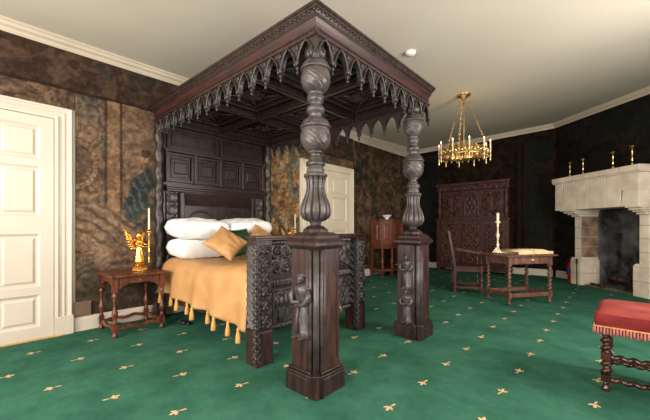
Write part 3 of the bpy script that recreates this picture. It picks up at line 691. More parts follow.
def foot_post(cx, cy, figs, zcap=1.06):
    hb = .152; hs = .121
    # pedestal body, corner nearest the viewer is cut back for the clustered shafts
    pts = lambda h, c: [(cx - h, cy - h), (cx + h - c, cy - h), (cx + h - c, cy - h + c), (cx + h, cy - h + c), (cx + h, cy + h), (cx - h, cy + h)]
    q = MB(); q.prism(pts(hs, .065), .16, zcap - .045); post = q.build('foot_post', M['oak_red'], bed, bevel=.003)
    q = MB()
    for (z0, z1, h) in ((0, .125, hb), (.125, .145, hb - .004), (.145, .165, hb - .013)): q.prism(pts(h, .06), z0, z1)
    px_, py_ = cx + hb - .045, cy - hb + .045
    q.box(px_ - .05, px_ + .05, py_ - .028, py_ + .028, 0, .15, 0, rotm('Z', 45, (px_, py_, 0))); q.box(px_ - .022, px_ + .022, py_ - .05, py_ + .022, 0, .16, 0, rotm('Z', 45, (px_, py_, 0)))
    q.build('plinth', M['oak'], post, bevel=.006)
    q = MB()   # clustered shafts at the corner
    kx, ky = cx + hs - .034, cy - hs + .034; g = .7071
    for (e, o_, r) in ((.020, 0, .022), (-.004, -.036, .014), (-.004, .036, .014), (-.012, -.060, .007), (-.012, .060, .007)):   # out along the diagonal, across it
        X_, Y_ = kx + g * e + g * o_, ky - g * e + g * o_
        q.tube([(X_, Y_, .15), (X_, Y_, zcap - .05)], r, 12)
    q.build('corner_shaft', M['carved'], post)
    # blind arch on the front face (+x) and side frames
    q = MB(); ar = []
    for k in range(13): t = pi * k / 12; ar.append((cx + hs + .001, cy + .03 + .06 * cos(t), .78 + .075 * sin(t)))
    q.tube([(cx + hs + .001, cy + .09, .22)] + ar + [(cx + hs + .001, cy - .03, .22)], .004, 6); q.build('blind_arch', M['oak_red'], post)
    for (face, z, h) in figs:
        if face == '-y': T = Matrix.Translation((cx - .015, cy - hs + .001, z)) @ Matrix.Rotation(pi, 4, 'Z')
        else: T = Matrix.Translation((cx + .03, cy + hs - .001, z))
        relief_figure(T, h).build('carved_figure', M['carved'], post)
    q = MB()
    sq = lambda h, z0, z1, k: q.frustum(cx - h, cx + h, cy - h, cy + h, z0, z1, k)
    sq(.125, zcap - .065, zcap - .04, -.02); sq(.152, zcap - .04, zcap - .012, 0); sq(.152, zcap - .012, zcap + .008, .022)
    o8 = lambda r, z0, z1, k: q.lathe([(r, z0), (r - k, z1)], cx, cy, 8, smooth=False, T=rotm('Z', 22.5, (cx, cy, 0)))
    sq(.125, zcap + .008, zcap + .032, .006); sq(.112, zcap + .032, zcap + .052, .02); o8(.10, zcap + .05, zcap + .075, .006); o8(.09, zcap + .075, zcap + .10, .035)
    q.build('pedestal_cap', M['oak'], post, bevel=.003)
    d = zcap - 1.06
    S = lambda p: [(r, z + d * (1 - (z - 1.15) / 1.35)) for r, z in p]
    q = MB(); fl_ = lambda t, z: 1 + .10 * abs(cos(6 * t)) - .05
    prof = [(.036, 1.15), (.04, 1.175), (.043, 1.186), (.076, 1.198), (.099, 1.215), (.112, 1.245), (.113, 1.27), (.105, 1.31), (.089, 1.35), (.074, 1.39), (.066, 1.43), (.068, 1.47), (.078, 1.51)]
    q.lathe(S(prof), cx, cy, 120, mod=lambda t, z: 1 - .30 * (1 - min(1, 1.7 * abs(sin(6 * t)))) ** 1.3 if z > 1.19 else 1)
    q.build('fluted_vase', M['carved'], post)
    q = MB(); q.lathe(S([(.08, 1.508), (.084, 1.52), (.08, 1.53), (.058, 1.536), (.062, 1.55), (.056, 1.575), (.05, 1.585), (.068, 1.59), (.07, 1.604), (.064, 1.618), (.046, 1.63), (.05, 1.64), (.04, 1.65), (.036, 1.668), (.042, 1.68), (.06, 1.688)]), cx, cy, 40, mod=lambda t, z: 1 + (.05 * cos(10 * t) if 1.535 < z < 1.58 or z < 1.53 else 0))
    q.build('lower_collar', M['carved'], post)
    def cup(z0, hgt, r0, nm, seed):
        # carved bulb: swirling leaves; then a gadrooned lid
        K = 30; prof = []
        for k in range(K + 1): t = k / K; prof.append((r0 * (.48 + .52 * sin(min(1, t * 1.9) * pi / 2) ** .75) * (1 - .06 * max(0, t - .8) * 5), z0 + hgt * t))
        def leafmod(t, z):
            k = (z - z0) / hgt; env = max(0, sin(min(1, max(0, k)) * pi)) ** .35
            a = sin(2 * t + 2.4 * sin(2 * t + 4 * k) + 5 * k); b = sin(3 * (2 * t + 2.4 * sin(2 * t + 4 * k) + 5 * k))
            return 1 + env * (.05 * (1 - abs(a)) ** 2 - .02 + .020 * b)
        q = MB(); q.lathe(S(prof), cx, cy, 96, mod=leafmod)
        q.build(nm, M['carved'], post)
        q = MB(); z1 = z0 + hgt
        q.lathe(S([(r0 * .97, z1), (r0 * 1.05, z1 + .006), (r0 * 1.06, z1 + .016), (r0 * .96, z1 + .022), (r0 * .92, z1 + .035), (r0 * .8, z1 + .055), (r0 * .62, z1 + .075), (r0 * .5, z1 + .08)]), cx, cy, 60, mod=lambda t, z: 1 + (.05 * abs(sin(9 * t)) if z > z1 + .03 * 1 else 0))
        q.build('bulb_lid', M['carved'], post)
    cup(1.69, .165, .106, 'carved_bulb', 1)
    q = MB(); q.lathe(S([(.05, 1.93), (.046, 1.95), (.05, 1.965), (.066, 1.975), (.068, 1.995), (.06, 2.012), (.044, 2.02), (.046, 2.04), (.058, 2.05), (.06, 2.085), (.052, 2.098), (.05, 2.105), (.062, 2.112)]), cx, cy, 40, mod=lambda t, z: 1 + (.05 * cos(14 * t) if 2.04 < z < 2.09 else 0))
    q.build('ringed_neck', M['carved'], post)
    cup(2.11, .16, .104, 'carved_bulb', 2)
    q = MB(); q.lathe([(.045, 2.345), (.062, 2.355), (.070, 2.38), (.074, 2.41), (.062, 2.42), (.058, 2.47), (.066, 2.50), (.068, 2.545)], cx, cy, 48, mod=lambda t, z: 1 + (.10 * abs(sin(6 * t)) if z < 2.415 else 0))
    q.build('leafy_capital', M['carved_dark'], post)
    return post
foot_post(2.835, 1.72, [('-y', .385, .45), ('+y', .28, .42)])
foot_post(2.83, 3.235, [('-y', .51, .36), ('-y', .16, .35)], 1.025)
# footboard
FX0, FX1 = 2.165, 2.205
q = MB(); q.box(FX0, FX1, 1.76, 2.97, .24, 1.045); fb = q.build('footboard', M['oak'], bed)
q = MB(); q.box(2.13, 2.27, 1.62, 3.10, 1.052, 1.075); q.box(2.14, 2.26, 1.63, 3.09, 1.035, 1.052); q.build('top_rail', M['oak_red'], fb, bevel=.004)
def fb_panels(face):
    x = FX1 if face > 0 else FX0; W = (.012 * face, 0, 0)
    y0, y1 = 1.79, 2.95; n = 4; w = (y1 - y0) / n
    for i in range(n):
        for (z0, z1, f_) in ((.30, .60, pat_figure if i % 2 == 0 else pat_arch), (.735, .98, pat_spiral(2, 2))):
            q = MB(); a = y0 + i * w + .03; b = a + w - .06
            if face > 0: q.relief((x, a, z0), (0, b - a, 0), (0, 0, z1 - z0), (.02, 0, 0), 30, 34, f_)
            else: q.relief((x, b, z0), (0, a - b, 0), (0, 0, z1 - z0), (-.02, 0, 0), 24, 30, f_)
            q.build('carved_panel', M['carved_mid'], fb)
    q = MB()
    if face > 0:
        q.relief((x, y0, .615), (0, y1 - y0, 0), (0, 0, .075), (.022, 0, 0), 150, 6, pat_flute(34)); q.relief((x, y0, .99), (0, y1 - y0, 0), (0, 0, .045), (.02, 0, 0), 150, 5, pat_flute(40))
        q.relief((x, y0, .245), (0, y1 - y0, 0), (0, 0, .045), (.02, 0, 0), 150, 5, pat_flute(30))
        for i in range(n + 1): q.relief((x, y0 + i * w - .028, .29), (0, .056, 0), (0, 0, .32), (.022, 0, 0), 8, 40, pat_guilloche(5)); q.relief((x, y0 + i * w - .028, .70), (0, .056, 0), (0, 0, .29), (.022, 0, 0), 8, 40, pat_guilloche(5))
        q.build('carved_rail', M['carved_mid'], fb)
fb_panels(1); fb_panels(-1)
def stile(x0, x1, y0, y1, zb):
    q = MB(); q.box(x0, x1, y0, y1, zb, 1.036); s = q.build('corner_stile', M['oak'], fb, bevel=.003)
    q = MB(); q.box(x0 - .004, x1 + .006, y0 - .006, y1 + .004, 0, zb + .04); q.build('stile_foot', M['oak_red'], fb, bevel=.004)
    H = 1.0 - zb - .06
    q = MB()
    q.relief((x0 + .01, y0, zb + .06), (x1 - x0 - .05, 0, 0), (0, 0, H), (0, -.022, 0), 16, 110, pat_twistband(9)); q.relief((x1, y0 + .04, zb + .06), (0, y1 - y0 - .05, 0), (0, 0, H), (.022, 0, 0), 16, 110, pat_lozenge(1, 6))
    q.build('stile_carving', M['carved_mid'], fb)
    q = MB(); q.relief((x1 - .045, y0 - .008, .03), (.042, 0, 0), (0, 0, .97), (0, -.012, 0), 8, 160, pat_guilloche(16), .01); q.relief((x1 + .004, y0 - .006, .03), (0, .035, 0), (0, 0, .97), (.01, 0, 0), 8, 160, pat_guilloche(16), .01)
    q.build('corner_strip', M['carved_mid'], fb)
stile(2.125, 2.275, 1.625, 1.775, .24); stile(2.135, 2.30, 2.955, 3.095, .24)
# side rails
for y in (1.70, 3.04): q = MB(); q.box(.15, 2.14, y - .02, y + .02, .26, .44); q.build('side_rail', M['oak'], bed, bevel=.004)
q = MB(); q.box(.15, 2.14, 1.70, 3.04, .36, .40); q.build('slat_base', M['oak'], bed)
# headboard
HB = .10
q = MB(); q.box(.03, HB, 1.76, 3.34, .2, 2.60); hb = q.build('headboard', M['oak'], bed)
def hbframe(y0, y1, z0, z1, t, d0, d1, mb): mb.box(d0, d1, y0, y1, z0, z0 + t); mb.box(d0, d1, y0, y1, z1 - t, z1); mb.box(d0, d1, y0, y0 + t, z0 + t, z1 - t); mb.box(d0, d1, y1 - t, y1, z0 + t, z1 - t)
for i in range(2):
    a = 1.80 + i * .76; q = MB(); hbframe(a, a + .72, 2.17, 2.46, .04, HB, .125, q); hbframe(a + .06, a + .66, 2.23, 2.40, .015, HB, .115, q); q.box(HB, .108, a + .1, a + .62, 2.26, 2.37); q.build('upper_panel', M['oak'], hb, bevel=.003)
for i in range(4):
    a = 1.80 + i * .378; b = a + .352; q = MB(); hbframe(a, b, 1.74, 2.12, .035, HB, .135, q); hbframe(a + .05, b - .05, 1.80, 2.06, .018, HB, .118, q); q.frustum(a + .09, b - .09, 1.85, 2.01, 0, .014, .012, T=Matrix(((0, 0, 1, HB), (1, 0, 0, 0), (0, 1, 0, 0), (0, 0, 0, 1)))) 
    q.build('square_panel', M['oak'], hb, bevel=.003)
for i in range(5): y = 1.787 + i * .378; q = MB(); q.box(HB, .165, y - .016, y + .016, 1.73, 2.13); q.build('muntin', M['carved_mid'], hb, bevel=.006)
q = MB(); q.box(HB, .16, 1.76, 3.34, 2.125, 2.165); q.box(HB, .20, 1.76, 3.34, 1.665, 1.70); q.box(HB, .18, 1.77, 3.33, 1.64, 1.665); q.box(HB, .165, 1.78, 3.32, 1.615, 1.64); q.box(HB, .155, 1.76, 3.34, 2.465, 2.50)
q.build('ledge', M['oak'], hb, bevel=.005)
# lower tier: carved pilasters either side, bevelled recess with round-headed panels
for y0 in (1.79, 3.17): q = MB(); q.relief((.125, y0 + .14, .5), (0, -.0, 0) if 0 else (0, 0, 1.11), (0, -.14, 0), (.025, 0, 0), 90, 14, lambda u, v: pat_guilloche(7)(v, u), .025); q.build('carved_pilaster', M['carved'], hb)
q = MB()
for y0 in (1.95, 3.08): q.box(HB, .17, y0, y0 + .06, .5, 1.61)
q.build('recess_jamb', M['oak'], hb, bevel=.01)
q = MB()
q.add([(HB, 2.01, 1.44), (HB, 3.08, 1.44), (.17, 3.08, 1.60), (.17, 2.01, 1.60)], [(0, 1, 2, 3)]); q.box(HB, .17, 2.01, 3.08, 1.60, 1.61); q.build('recess_soffit', M['oak'], hb)
for i in range(2):
    c = 2.28 + i * .53; q = MB(); pts = [(HB + .01, c - .2, .6)] + [(HB + .01, c - .2 * cos(pi * k / 12), 1.18 + .19 * sin(pi * k / 12)) for k in range(13)] + [(HB + .01, c + .2, .6)]
    q.tube(pts, .016, 8); q.relief((HB + .001, c - .17, .7), (0, .34, 0), (0, 0, .5), (.012, 0, 0), 26, 36, pat_spiral(2, 3)); q.build('arched_panel', M['oak_red'], hb)
# head posts: carved twisting columns
def head_post(y):
    q = MB(); q.lathe([(.055, .30), (.05, .34)] + [(.042 + .012 * abs(sin(k * .55)), .36 + k * .035) for k in range(58)] + [(.055, 2.44), (.05, 2.50)], .16, y, 20, mod=lambda t, z: 1 + .14 * cos(2 * t - z * 26))
    hp = q.build('head_post', M['carved_dark'], bed); q = MB(); q.box(.10, .22, y - .06, y + .06, 0, .30); q.build('post_base', M['oak'], hp, bevel=.005)
head_post(1.685); head_post(3.40)

# ------------------------------------------------------------------ bedding
q = MB(); q.box(.14, 2.12, 1.735, 3.005, .402, .70)
tag(q.build('mattress', M['linen'], bevel=.04), 'thick mattress under the gold bedspread on the oak four-poster', 'mattress')
sp = MB(); NU, NS = 60, 64; v = []
YN, YF = 1.665, 3.075
def spread(x, s):
    t = (x - .28) / (2.11 - .28)
    top = .735 + .085 * sstepf(.35, 1., t) + .02 * sin(3 * t + 5 * s)
    hem = .37 - .11 * t if s < .5 else .45
    a, b, c = .30, .70, 1.
    bul = .02 * sin(t * 26 + 1.5) * (1 if True else 0)
    if s < .30:
        k = s / .30; z = hem + (top - .05 - hem) * k; y = YN + .0 - (1 - k) * (.02 + bul * 1.2) - .012 * sin(t * 40) * (1 - k) + .035 * k ** 4
    elif s > .70:
        k = (1 - s) / .30; z = hem + (top - .05 - hem) * k; y = YF + (1 - k) * .01 - .035 * k ** 4
    else:
        k = (s - .3) / .4; yy = YN + .035 + (YF - YN - .07) * k; e = min(k, 1 - k) / .08
        z = top - .05 * (1 - min(1, e)) ** 2 + .015 * sin(pi * k) + .006 * sin(9 * k + 6 * t); y = yy
    return (x, y, z)
def sstepf(a, b, x): t = max(0, min(1, (x - a) / (b - a))); return t * t * (3 - 2 * t)
for i in range(NU + 1):
    x = .28 + (2.115 - .28) * i / NU
    for j in range(NS + 1): v.append(spread(x, j / NS))
sp.add(v, [(i * (NS + 1) + j, (i + 1) * (NS + 1) + j, (i + 1) * (NS + 1) + j + 1, i * (NS + 1) + j + 1) for i in range(NU) for j in range(NS)], 0, True)
spr = sp.build('bedspread', M['gold_silk']); tag(spr, 'gold silk bedspread with tassels hanging down the near side of the bed', 'bedspread')
mo = spr.modifiers.new('thick', 'SOLIDIFY'); mo.thickness = .006; mo.offset = 1
for k in range(9):
    x = .36 + k * .205; t = (x - .28) / 1.83; h = .37 - .11 * t; y = spread(x, 0)[1]
    q = MB(); q.lathe([(.006, h + .01), (.010, h), (.016, h - .012), (.012, h - .025), (.016, h - .035), (.022, h - .07), (.026, h - .12), (.02, h - .125)], x, y - .004, 16, mod=lambda t, z: 1 + .1 * cos(8 * t))
    q.build('tassel', M['fringe'], spr)
def pillow(w, d, t, crease=.01, ear=.04, seed=0, pw=.27, fl_=.14):
    mb = MB(); n = 22; v = []; idx = {}
    for s in (1, -1):
        for i in range(n + 1):
            for j in range(n + 1):
                a = i / n * 2 - 1; b = j / n * 2 - 1
                if s == -1 and (i in (0, n) or j in (0, n)): idx[(s, i, j)] = idx[(1, i, j)]; continue
                x = w / 2 * a * (1 - ear * (1 - b * b)); y = d / 2 * b * (1 - ear * (1 - a * a)); z = s * t / 2 * ((1 - a ** 6) * (1 - b ** 6)) ** pw * (1 - fl_ + fl_ * (1 - a * a) * (1 - b * b))
                z += crease * (sin(7 * a + seed) * sin(5 * b + 2 * seed) + .6 * sin(13 * a * b + 9 * b + seed) + .5 * sin(17 * a - 6 * b + seed)) * (1 - a ** 4) * (1 - b ** 4)
                idx[(s, i, j)] = len(v); v.append((x, y, z))
    f = []
    for s in (1, -1):
        for i in range(n):
            for j in range(n):
                q_ = (idx[(s, i, j)], idx[(s, i + 1, j)], idx[(s, i + 1, j + 1)], idx[(s, i, j + 1)]); f.append(q_ if s > 0 else q_[::-1])
    mb.add(v, f, 0, True); return mb
def put_pillow(name, mb, m, T, label, cat, group=None, piping=None):
    o = mb.build(name, m); o.matrix_world = T; tag(o, label, cat, group); return o
E3_ = lambda x, y, z, rx, ry, rz: Matrix.Translation((x, y, z)) @ Matrix.Rotation(R(rz), 4, 'Z') @ Matrix.Rotation(R(ry), 4, 'Y') @ Matrix.Rotation(R(rx), 4, 'X')
put_pillow('pillow', pillow(.46, .66, .25, seed=1), M['linen'], E3_(.47, 2.05, .885, 0, 4, 0), 'white pillow at the bottom of the near stack by the headboard', 'pillow', None)
put_pillow('pillow', pillow(.46, .68, .25, seed=2), M['linen'], E3_(.46, 2.045, 1.128, 0, 6, 0), 'white pillow on top of the near stack by the headboard', 'pillow', None)
put_pillow('pillow', pillow(.46, .66, .25, seed=3), M['linen'], E3_(.47, 2.73, .885, 0, 4, 0), 'white pillow at the bottom of the far stack behind the cushions', 'pillow', None)
put_pillow('pillow', pillow(.46, .70, .25, seed=4), M['linen'], E3_(.46, 2.73, 1.14, 3, 7, 0), 'white pillow on top of the far stack behind the cushions', 'pillow', None)
# cushions
def cush(mb, m, c, tilt, rz, roll): return Matrix.Translation(c) @ Matrix.Rotation(R(rz), 4, 'Z') @ Matrix.Rotation(R(tilt), 4, 'Y') @ Matrix.Rotation(R(roll), 4, 'Z')
def cushion(label, m, c, tilt, rz, roll, w, seed):
    o = pillow(w, w, .15, .008, .10, seed, .6, .4).build('cushion', M[m]); o.matrix_world = cush(None, None, c, tilt, rz, roll); tag(o, label, 'cushion')
cushion('gold silk cushion standing on its corner in front of white pillows', 'gold_silk', (.98, 2.13, .960), 48, -14, 45, .40, 1)
cushion('dark green silk cushion leaning behind the front gold cushion', 'green_silk', (.83, 2.42, .955), 52, 0, 4, .42, 2)
cushion('gold silk cushion beyond the green one, half hidden by the footboard', 'gold_silk', (.86, 2.76, .985), 50, 8, 40, .38, 3)

# ------------------------------------------------------------------ bedside table and its twin
def bobbin(h0, h1, r, n=3):
    """turned leg: block at the ends, vase + rings between"""
    L = h1 - h0; P = [(0, .55), (.03, .95), (.07, .6), (.10, .75), (.13, .5), (.20, .62), (.30, 1.0), (.38, .95), (.48, .6), (.60, .45), (.70, .42), (.76, .7), (.80, .45), (.86, .9), (.91, .9), (.95, .6), (1, .6)]
    return [(r * b, h0 + L * a) for a, b in P]
def make_side_table(label, loc):
    t = thing('side_table', label, 'table', loc)
    W, D, H = .60, .62, .65
    q = MB(); q.box(-.30, .31, -.285, .285, H - .025, H); q.build('tabletop', M['table_oak'], t, bevel=.006, local=True)
    q = MB(); a = .235; 
    def apron(p0, p1, side):
        n = 24; pts = []
        for k in range(n + 1):
            s = k / n; w = min(s, 1 - s); pts.append((s, .50 + .0 + .03 * sstepf(.10, .16, w) + .03 * sstepf(.2, .32, w)))
        for (s0, z0), (s1, z1) in zip(pts[:-1], pts[1:]):
            A = Vector(p0).lerp(Vector(p1), s0); B = Vector(p0).lerp(Vector(p1), s1); n_ = (Vector(p1) - Vector(p0)).normalized(); n_ = Vector((n_.y, -n_.x, 0)) * .018
            q.add([(A.x, A.y, z0), (B.x, B.y, z1), (B.x, B.y, .625), (A.x, A.y, .625), (A.x + n_.x, A.y + n_.y, z0), (B.x + n_.x, B.y + n_.y, z1), (B.x + n_.x, B.y + n_.y, .625), (A.x + n_.x, A.y + n_.y, .625)], [(0, 3, 2, 1), (4, 5, 6, 7), (0, 1, 5, 4)])
    for p0, p1 in (((a - .01, -a, 0), (a - .01, a, 0)), ((-a, -a + .01, 0), (a, -a + .01, 0)), ((a, a - .01, 0), (-a, a - .01, 0)), ((-a + .01, a, 0), (-a + .01, -a, 0))): apron(p0, p1, 0)
    q.build('apron', M['table_oak'], t, local=True)
    q = MB(); q.box(a + .006, a + .022, -.195, .195, .552, .616); dr = q.build('drawer', M['table_oak'], t, bevel=.004, local=True)
    q = MB(); q.lathe([(.0, 0), (.011, .001), (.007, .01), (.013, .02), (.0, .026)], seg=10, T=Matrix.Translation((a + .02, 0, .588)) @ Matrix.Rotation(pi / 2, 4, 'Y')); q.build('knob', M['brass'], dr, local=True)
    for sx in (-1, 1):
        for sy in (-1, 1):
            q = MB(); x, y = sx * a, sy * a; q.box(x - .024, x + .024, y - .024, y + .024, .47, .626); q.box(x - .024, x + .024, y - .024, y + .024, .06, .135)
            q.lathe(bobbin(.135, .47, .030), x, y, 16); q.lathe([(.012, 0), (.026, .008), (.028, .03), (.016, .045), (.022, .06)], x, y, 14); q.build('leg', M['table_oak'], t, local=True)
    for p0, p1 in (((a, -a), (a, a)), ((-a, -a), (-a, a)), ((-a, -a), (a, -a)), ((-a, a), (a, a))):
        q = MB(); n = 16
        for k in range(n):
            def pt(s): 
                s2 = .06 + .88 * s; return (p0[0] + (p1[0] - p0[0]) * s2, p0[1] + (p1[1] - p0[1]) * s2, .085 + .022 * (1 - abs(2 * abs(s - .5) * 2 - 1)) ** 1.2)
            A, B = pt(k / n), pt((k + 1) / n); dx, dy = (.014, 0) if p0[0] == p1[0] else (0, .014)
            q.add([(A[0] - dx, A[1] - dy, A[2] - .016), (B[0] - dx, B[1] - dy, B[2] - .016), (B[0] - dx, B[1] - dy, B[2] + .016), (A[0] - dx, A[1] - dy, A[2] + .016), (A[0] + dx, A[1] + dy, A[2] - .016), (B[0] + dx, B[1] + dy, B[2] - .016), (B[0] + dx, B[1] + dy, B[2] + .016), (A[0] + dx, A[1] + dy, A[2] + .016)],
                  [(0, 1, 2, 3), (4, 7, 6, 5), (0, 4, 5, 1), (3, 2, 6, 7)])
        q.build('stretcher', M['table_oak'], t, local=True)
    return t
nt1 = make_side_table('small chestnut oak table with turned legs left of the bed, holding gilt angel', (.345, 1.315, 0))
nt2 = copy_tree(nt1); nt2.location = (.345, 3.80, 0); nt2['label'] = 'small oak table on the far side of the bed, mostly hidden behind footboard'
def make_angel(label, loc, rz):
    t = thing('angel_candlestick', label, 'candlestick', loc, rz)
    q = MB(); q.lathe([(.085, 0), (.088, .015), (.075, .03), (.08, .045), (.06, .06), (.05, .07), (.055, .08), (.0, .085)], seg=8, smooth=False); q.build('base', M['gilt'], t, bevel=.003, local=True)
    q = MB(); fold = lambda a, z: 1 + .10 * cos(7 * a + 20 * z) * (1 if z < .25 else .3)
    q.lathe([(.035, .075), (.055, .085), (.052, .11), (.045, .16), (.040, .21), (.033, .25), (.028, .27), (.036, .30), (.042, .33), (.04, .345), (.018, .36), (.013, .37), (.013, .38)], seg=40, mod=fold, T=Matrix.Diagonal((.85, 1, 1, 1)))
    bd = q.build('angel_body', M['gilt'], t, local=True)
    q = MB(); q.ell((.004, 0, .40), (.024, .022, .029), 14, 10); q.ell((.029, 0, .398), (.006, .004, .006), 6, 4); q.ell((-.006, 0, .41), (.026, .027, .026), 14, 8)
    for s in (-1, 1): q.ell((-.008, s * .022, .392), (.012, .01, .022), 8, 6); q.ell((.024, s * .009, .404), (.003, .004, .003), 6, 4)
    q.build('head', M['gilt'], t, local=True)
    for s in (-1, 1):
        q = MB()   # wing: fan of feather tubes sweeping up and back
        for k in range(8):
            a = k / 7
            p0 = Vector((-.022 - .008 * a, s * .016, .335 - .08 * a)); p1 = p0 + Vector((-.085 + .03 * a, s * (.115 + .01 * sin(a * pi) - .06 * a), .17 - .20 * a)); pm = p0.lerp(p1, .5) + Vector((-.012, s * (.022 - .012 * a), .012))
            q.tube([p0, pm, p1], [.014, .022, .006], 6, flat=.4)
        q.build('wing', M['gilt'], t, local=True)
    for s in (-1, 1):
        q = MB(); q.tube([(.0, s * .036, .335), (.022, s * .046, .30), (.048, .045 + s * .012, .285 + s * .012), (.05, .075, .285 + s * .018)], [.014, .012, .009, .006], 8); q.ell((.05, .075, .285 + s * .018), (.01, .009, .008), 8, 6); q.build('arm', M['gilt'], t, local=True)
    q = MB(); q.lathe([(.006, .084), (.013, .09), (.006, .1), (.0055, .2), (.009, .21), (.006, .22), (.006, .40), (.011, .42), (.008, .43), (.024, .44), (.027, .452), (.012, .455), (.011, .468)], .05, .082, 12); q.build('torch_staff', M['gilt'], t, local=True)
    return t
def candle(label, loc, h, r, drip=True):
    t = thing('candle', label, 'candle', loc)
    q = MB(); q.lathe([(r * .9, 0), (r, .004), (r * .98, h * .7), (r * .92, h - .004), (r * .5, h), (0, h - .002)], seg=14); q.build('wax', M['candle'], t, local=True)
    q = MB(); q.tube([(0, 0, h - .004), (.001, 0, h + .010)], .0013, 6); q.build('wick', M['black'], t, local=True)
    return t
an1 = make_angel('gilt winged angel holding a tall candle staff on the left bedside table', (.36, 1.39, .65), R(14))
def in_frame(o, p): return LOCM(o) @ Vector(p)
c_ = in_frame(an1, (.05, .082, .469)); cd1 = candle('tapered cream candle in the gilt angel left of the bed', tuple(c_), .25, .0105)
an2 = copy_tree(an1); an2.location = (.36, 3.70, .65); an2['label'] = 'gilt angel candlestick glimpsed over the footboard beyond the bed'
cd2 = copy_tree(cd1); cd2.location = in_frame(an2, (.05, .082, .469)); cd2['label'] = 'cream candle standing beyond the bed, above the footboard'

# ------------------------------------------------------------------ canted cabinet by the left wall with bowl
cb = thing('corner_cabinet', 'red-brown oak cabinet on open stand with canted front, by the far left wall', 'cabinet', (.25, 7.05, 0))
def cpoly(k=0): return [(.035, 6.54 + k), (.34 - k, 6.54 + k), (.50 - k, 6.80 + k * .5), (.50 - k, 7.30 - k * .5), (.34 - k, 7.56 - k), (.035, 7.56 - k)]
q = MB(); q.prism(cpoly(.015), .74, 1.30); q.build('body', M['cab'], cb, bevel=.003)
q = MB(); q.prism(cpoly(-.012), 1.30, 1.33); q.build('top', M['cab'], cb, bevel=.005)
q = MB(); q.prism(cpoly(-.008), .70, .74); q.prism(cpoly(0), .64, .70); q.build('frieze', M['table_oak'], cb, bevel=.004)
q = MB(); q.prism(cpoly(-.005), .12, .17); q.build('shelf', M['cab'], cb, bevel=.004)
for (x, y) in ((.35, 6.59), (.47, 6.82), (.47, 7.28), (.35, 7.51), (.07, 6.58), (.07, 7.52)):
    q = MB(); q.lathe(bobbin(.17, .64, .042), x, y, 16) if x > .1 else q.box(x - .025, x + .025, y - .025, y + .025, .17, .64)
    q.box(x - .03, x + .03, y - .03, y + .03, 0, .12); q.build('leg', M['cab'], cb)
def cface(p0, p1, nm):
    A = Vector((*p0, 0)); B = Vector((*p1, 0)); u = (B - A).normalized(); n = Vector((u.y, -u.x, 0)); L = (B - A).length
    T = Matrix(((u.x, n.x, 0, A.x), (u.y, n.y, 0, A.y), (0, 0, 1, 0), (0, 0, 0, 1))); q = MB()
    for (a, b, z0, z1) in ((.02, L - .02, .77, .81), (.02, L - .02, 1.24, 1.28), (.02, .06, .81, 1.24), (L - .06, L - .02, .81, 1.24)): q.box(a, b, 0, .014, z0, z1, 0, T)
    ww = L - .16
    if ww > .02: q.frustum(.08, L - .08, .84, 1.21, 0, .012, min(.02, ww / 3), 0, T @ Matrix(((1, 0, 0, 0), (0, 0, 1, 0), (0, 1, 0, 0), (0, 0, 0, 1))))
    return q.build(nm, M['cab'], cb, bevel=.003)
P_ = cpoly(.015); cface(P_[0], P_[1], 'side_panel'); cface(P_[1], P_[2], 'canted_panel'); dd = cface(P_[2], P_[3], 'cabinet_door'); cface(P_[3], P_[4], 'canted_panel')
q = MB(); q.lathe([(.006, 0), (.008, .015), (.02, .02), (.018, .03), (0, .034)], seg=10, T=Matrix.Translation((.498, 6.90, 1.02)) @ Matrix.Rotation(pi / 2, 4, 'Y')); q.build('knob', M['brass'], dd)
q = MB(); q.lathe([(.0, 1.33), (.045, 1.331), (.048, 1.338), (.035, 1.35), (.075, 1.385), (.115, 1.425), (.12, 1.432), (.112, 1.430), (.07, 1.392), (.0, 1.362)], .33, 6.82, 28)
tag(q.build('ceramic_bowl', M['ceramic']), 'small white footed bowl on top of the red-brown cabinet', 'bowl')

# ------------------------------------------------------------------ court cupboard
cc = thing('court_cupboard', 'massive carved dark oak court cupboard against the back wall behind the armchair', 'cupboard', (1.67, 8.85, 0))
CX0, CX1, CY, CYB = .80, 2.54, 8.58, 8.92
q = MB(); q.box(CX0, CX1, CY, CYB, .10, 1.32); low = q.build('lower_case', M['cup'], cc)
q = MB(); q.box(CX0 - .02, CX1 + .02, CY - .03, CYB, 1.32, 1.365); q.build('moulding', M['cup'], low, bevel=.006)
q = MB(); q.box(CX0 - .01, CX1 + .01, CY - .015, CYB, .085, .13); q.build('moulding', M['cup'], low, bevel=.006)
q = MB(); q.box(CX0 + .04, CX1 - .04, CY + .12, CYB, 1.365, 2.10); up = q.build('upper_case', M['cup'], cc)
q = MB(); q.box(CX0 - .02, CX1 + .02, CY - .02, CYB, 2.22, 2.28); q.box(CX0, CX1, CY, CYB, 2.08, 2.22); q.build('canopy', M['cup'], up, bevel=.008)
q = MB(); q.relief((CX0 + .02, CY, 2.09), (CX1 - CX0 - .04, 0, 0), (0, 0, .12), (0, -.02, 0), 200, 12, pat_spiral(14, 1)); q.build('carved_frieze', M['cup'], up)
for x in (CX0 + .07, CX1 - .07): q = MB(); q.lathe([(.045, 1.365), (.045, 1.40), (.03, 1.42), (.055, 1.5), (.065, 1.58), (.04, 1.68), (.03, 1.74), (.05, 1.85), (.055, 1.95), (.035, 2.02), (.045, 2.05), (.045, 2.08)], x, CY + .05, 18, mod=lambda t, z: 1 + .06 * cos(8 * t)); q.build('cup_column', M['cup'], up)
w = (CX1 - CX0 - .08) / 3
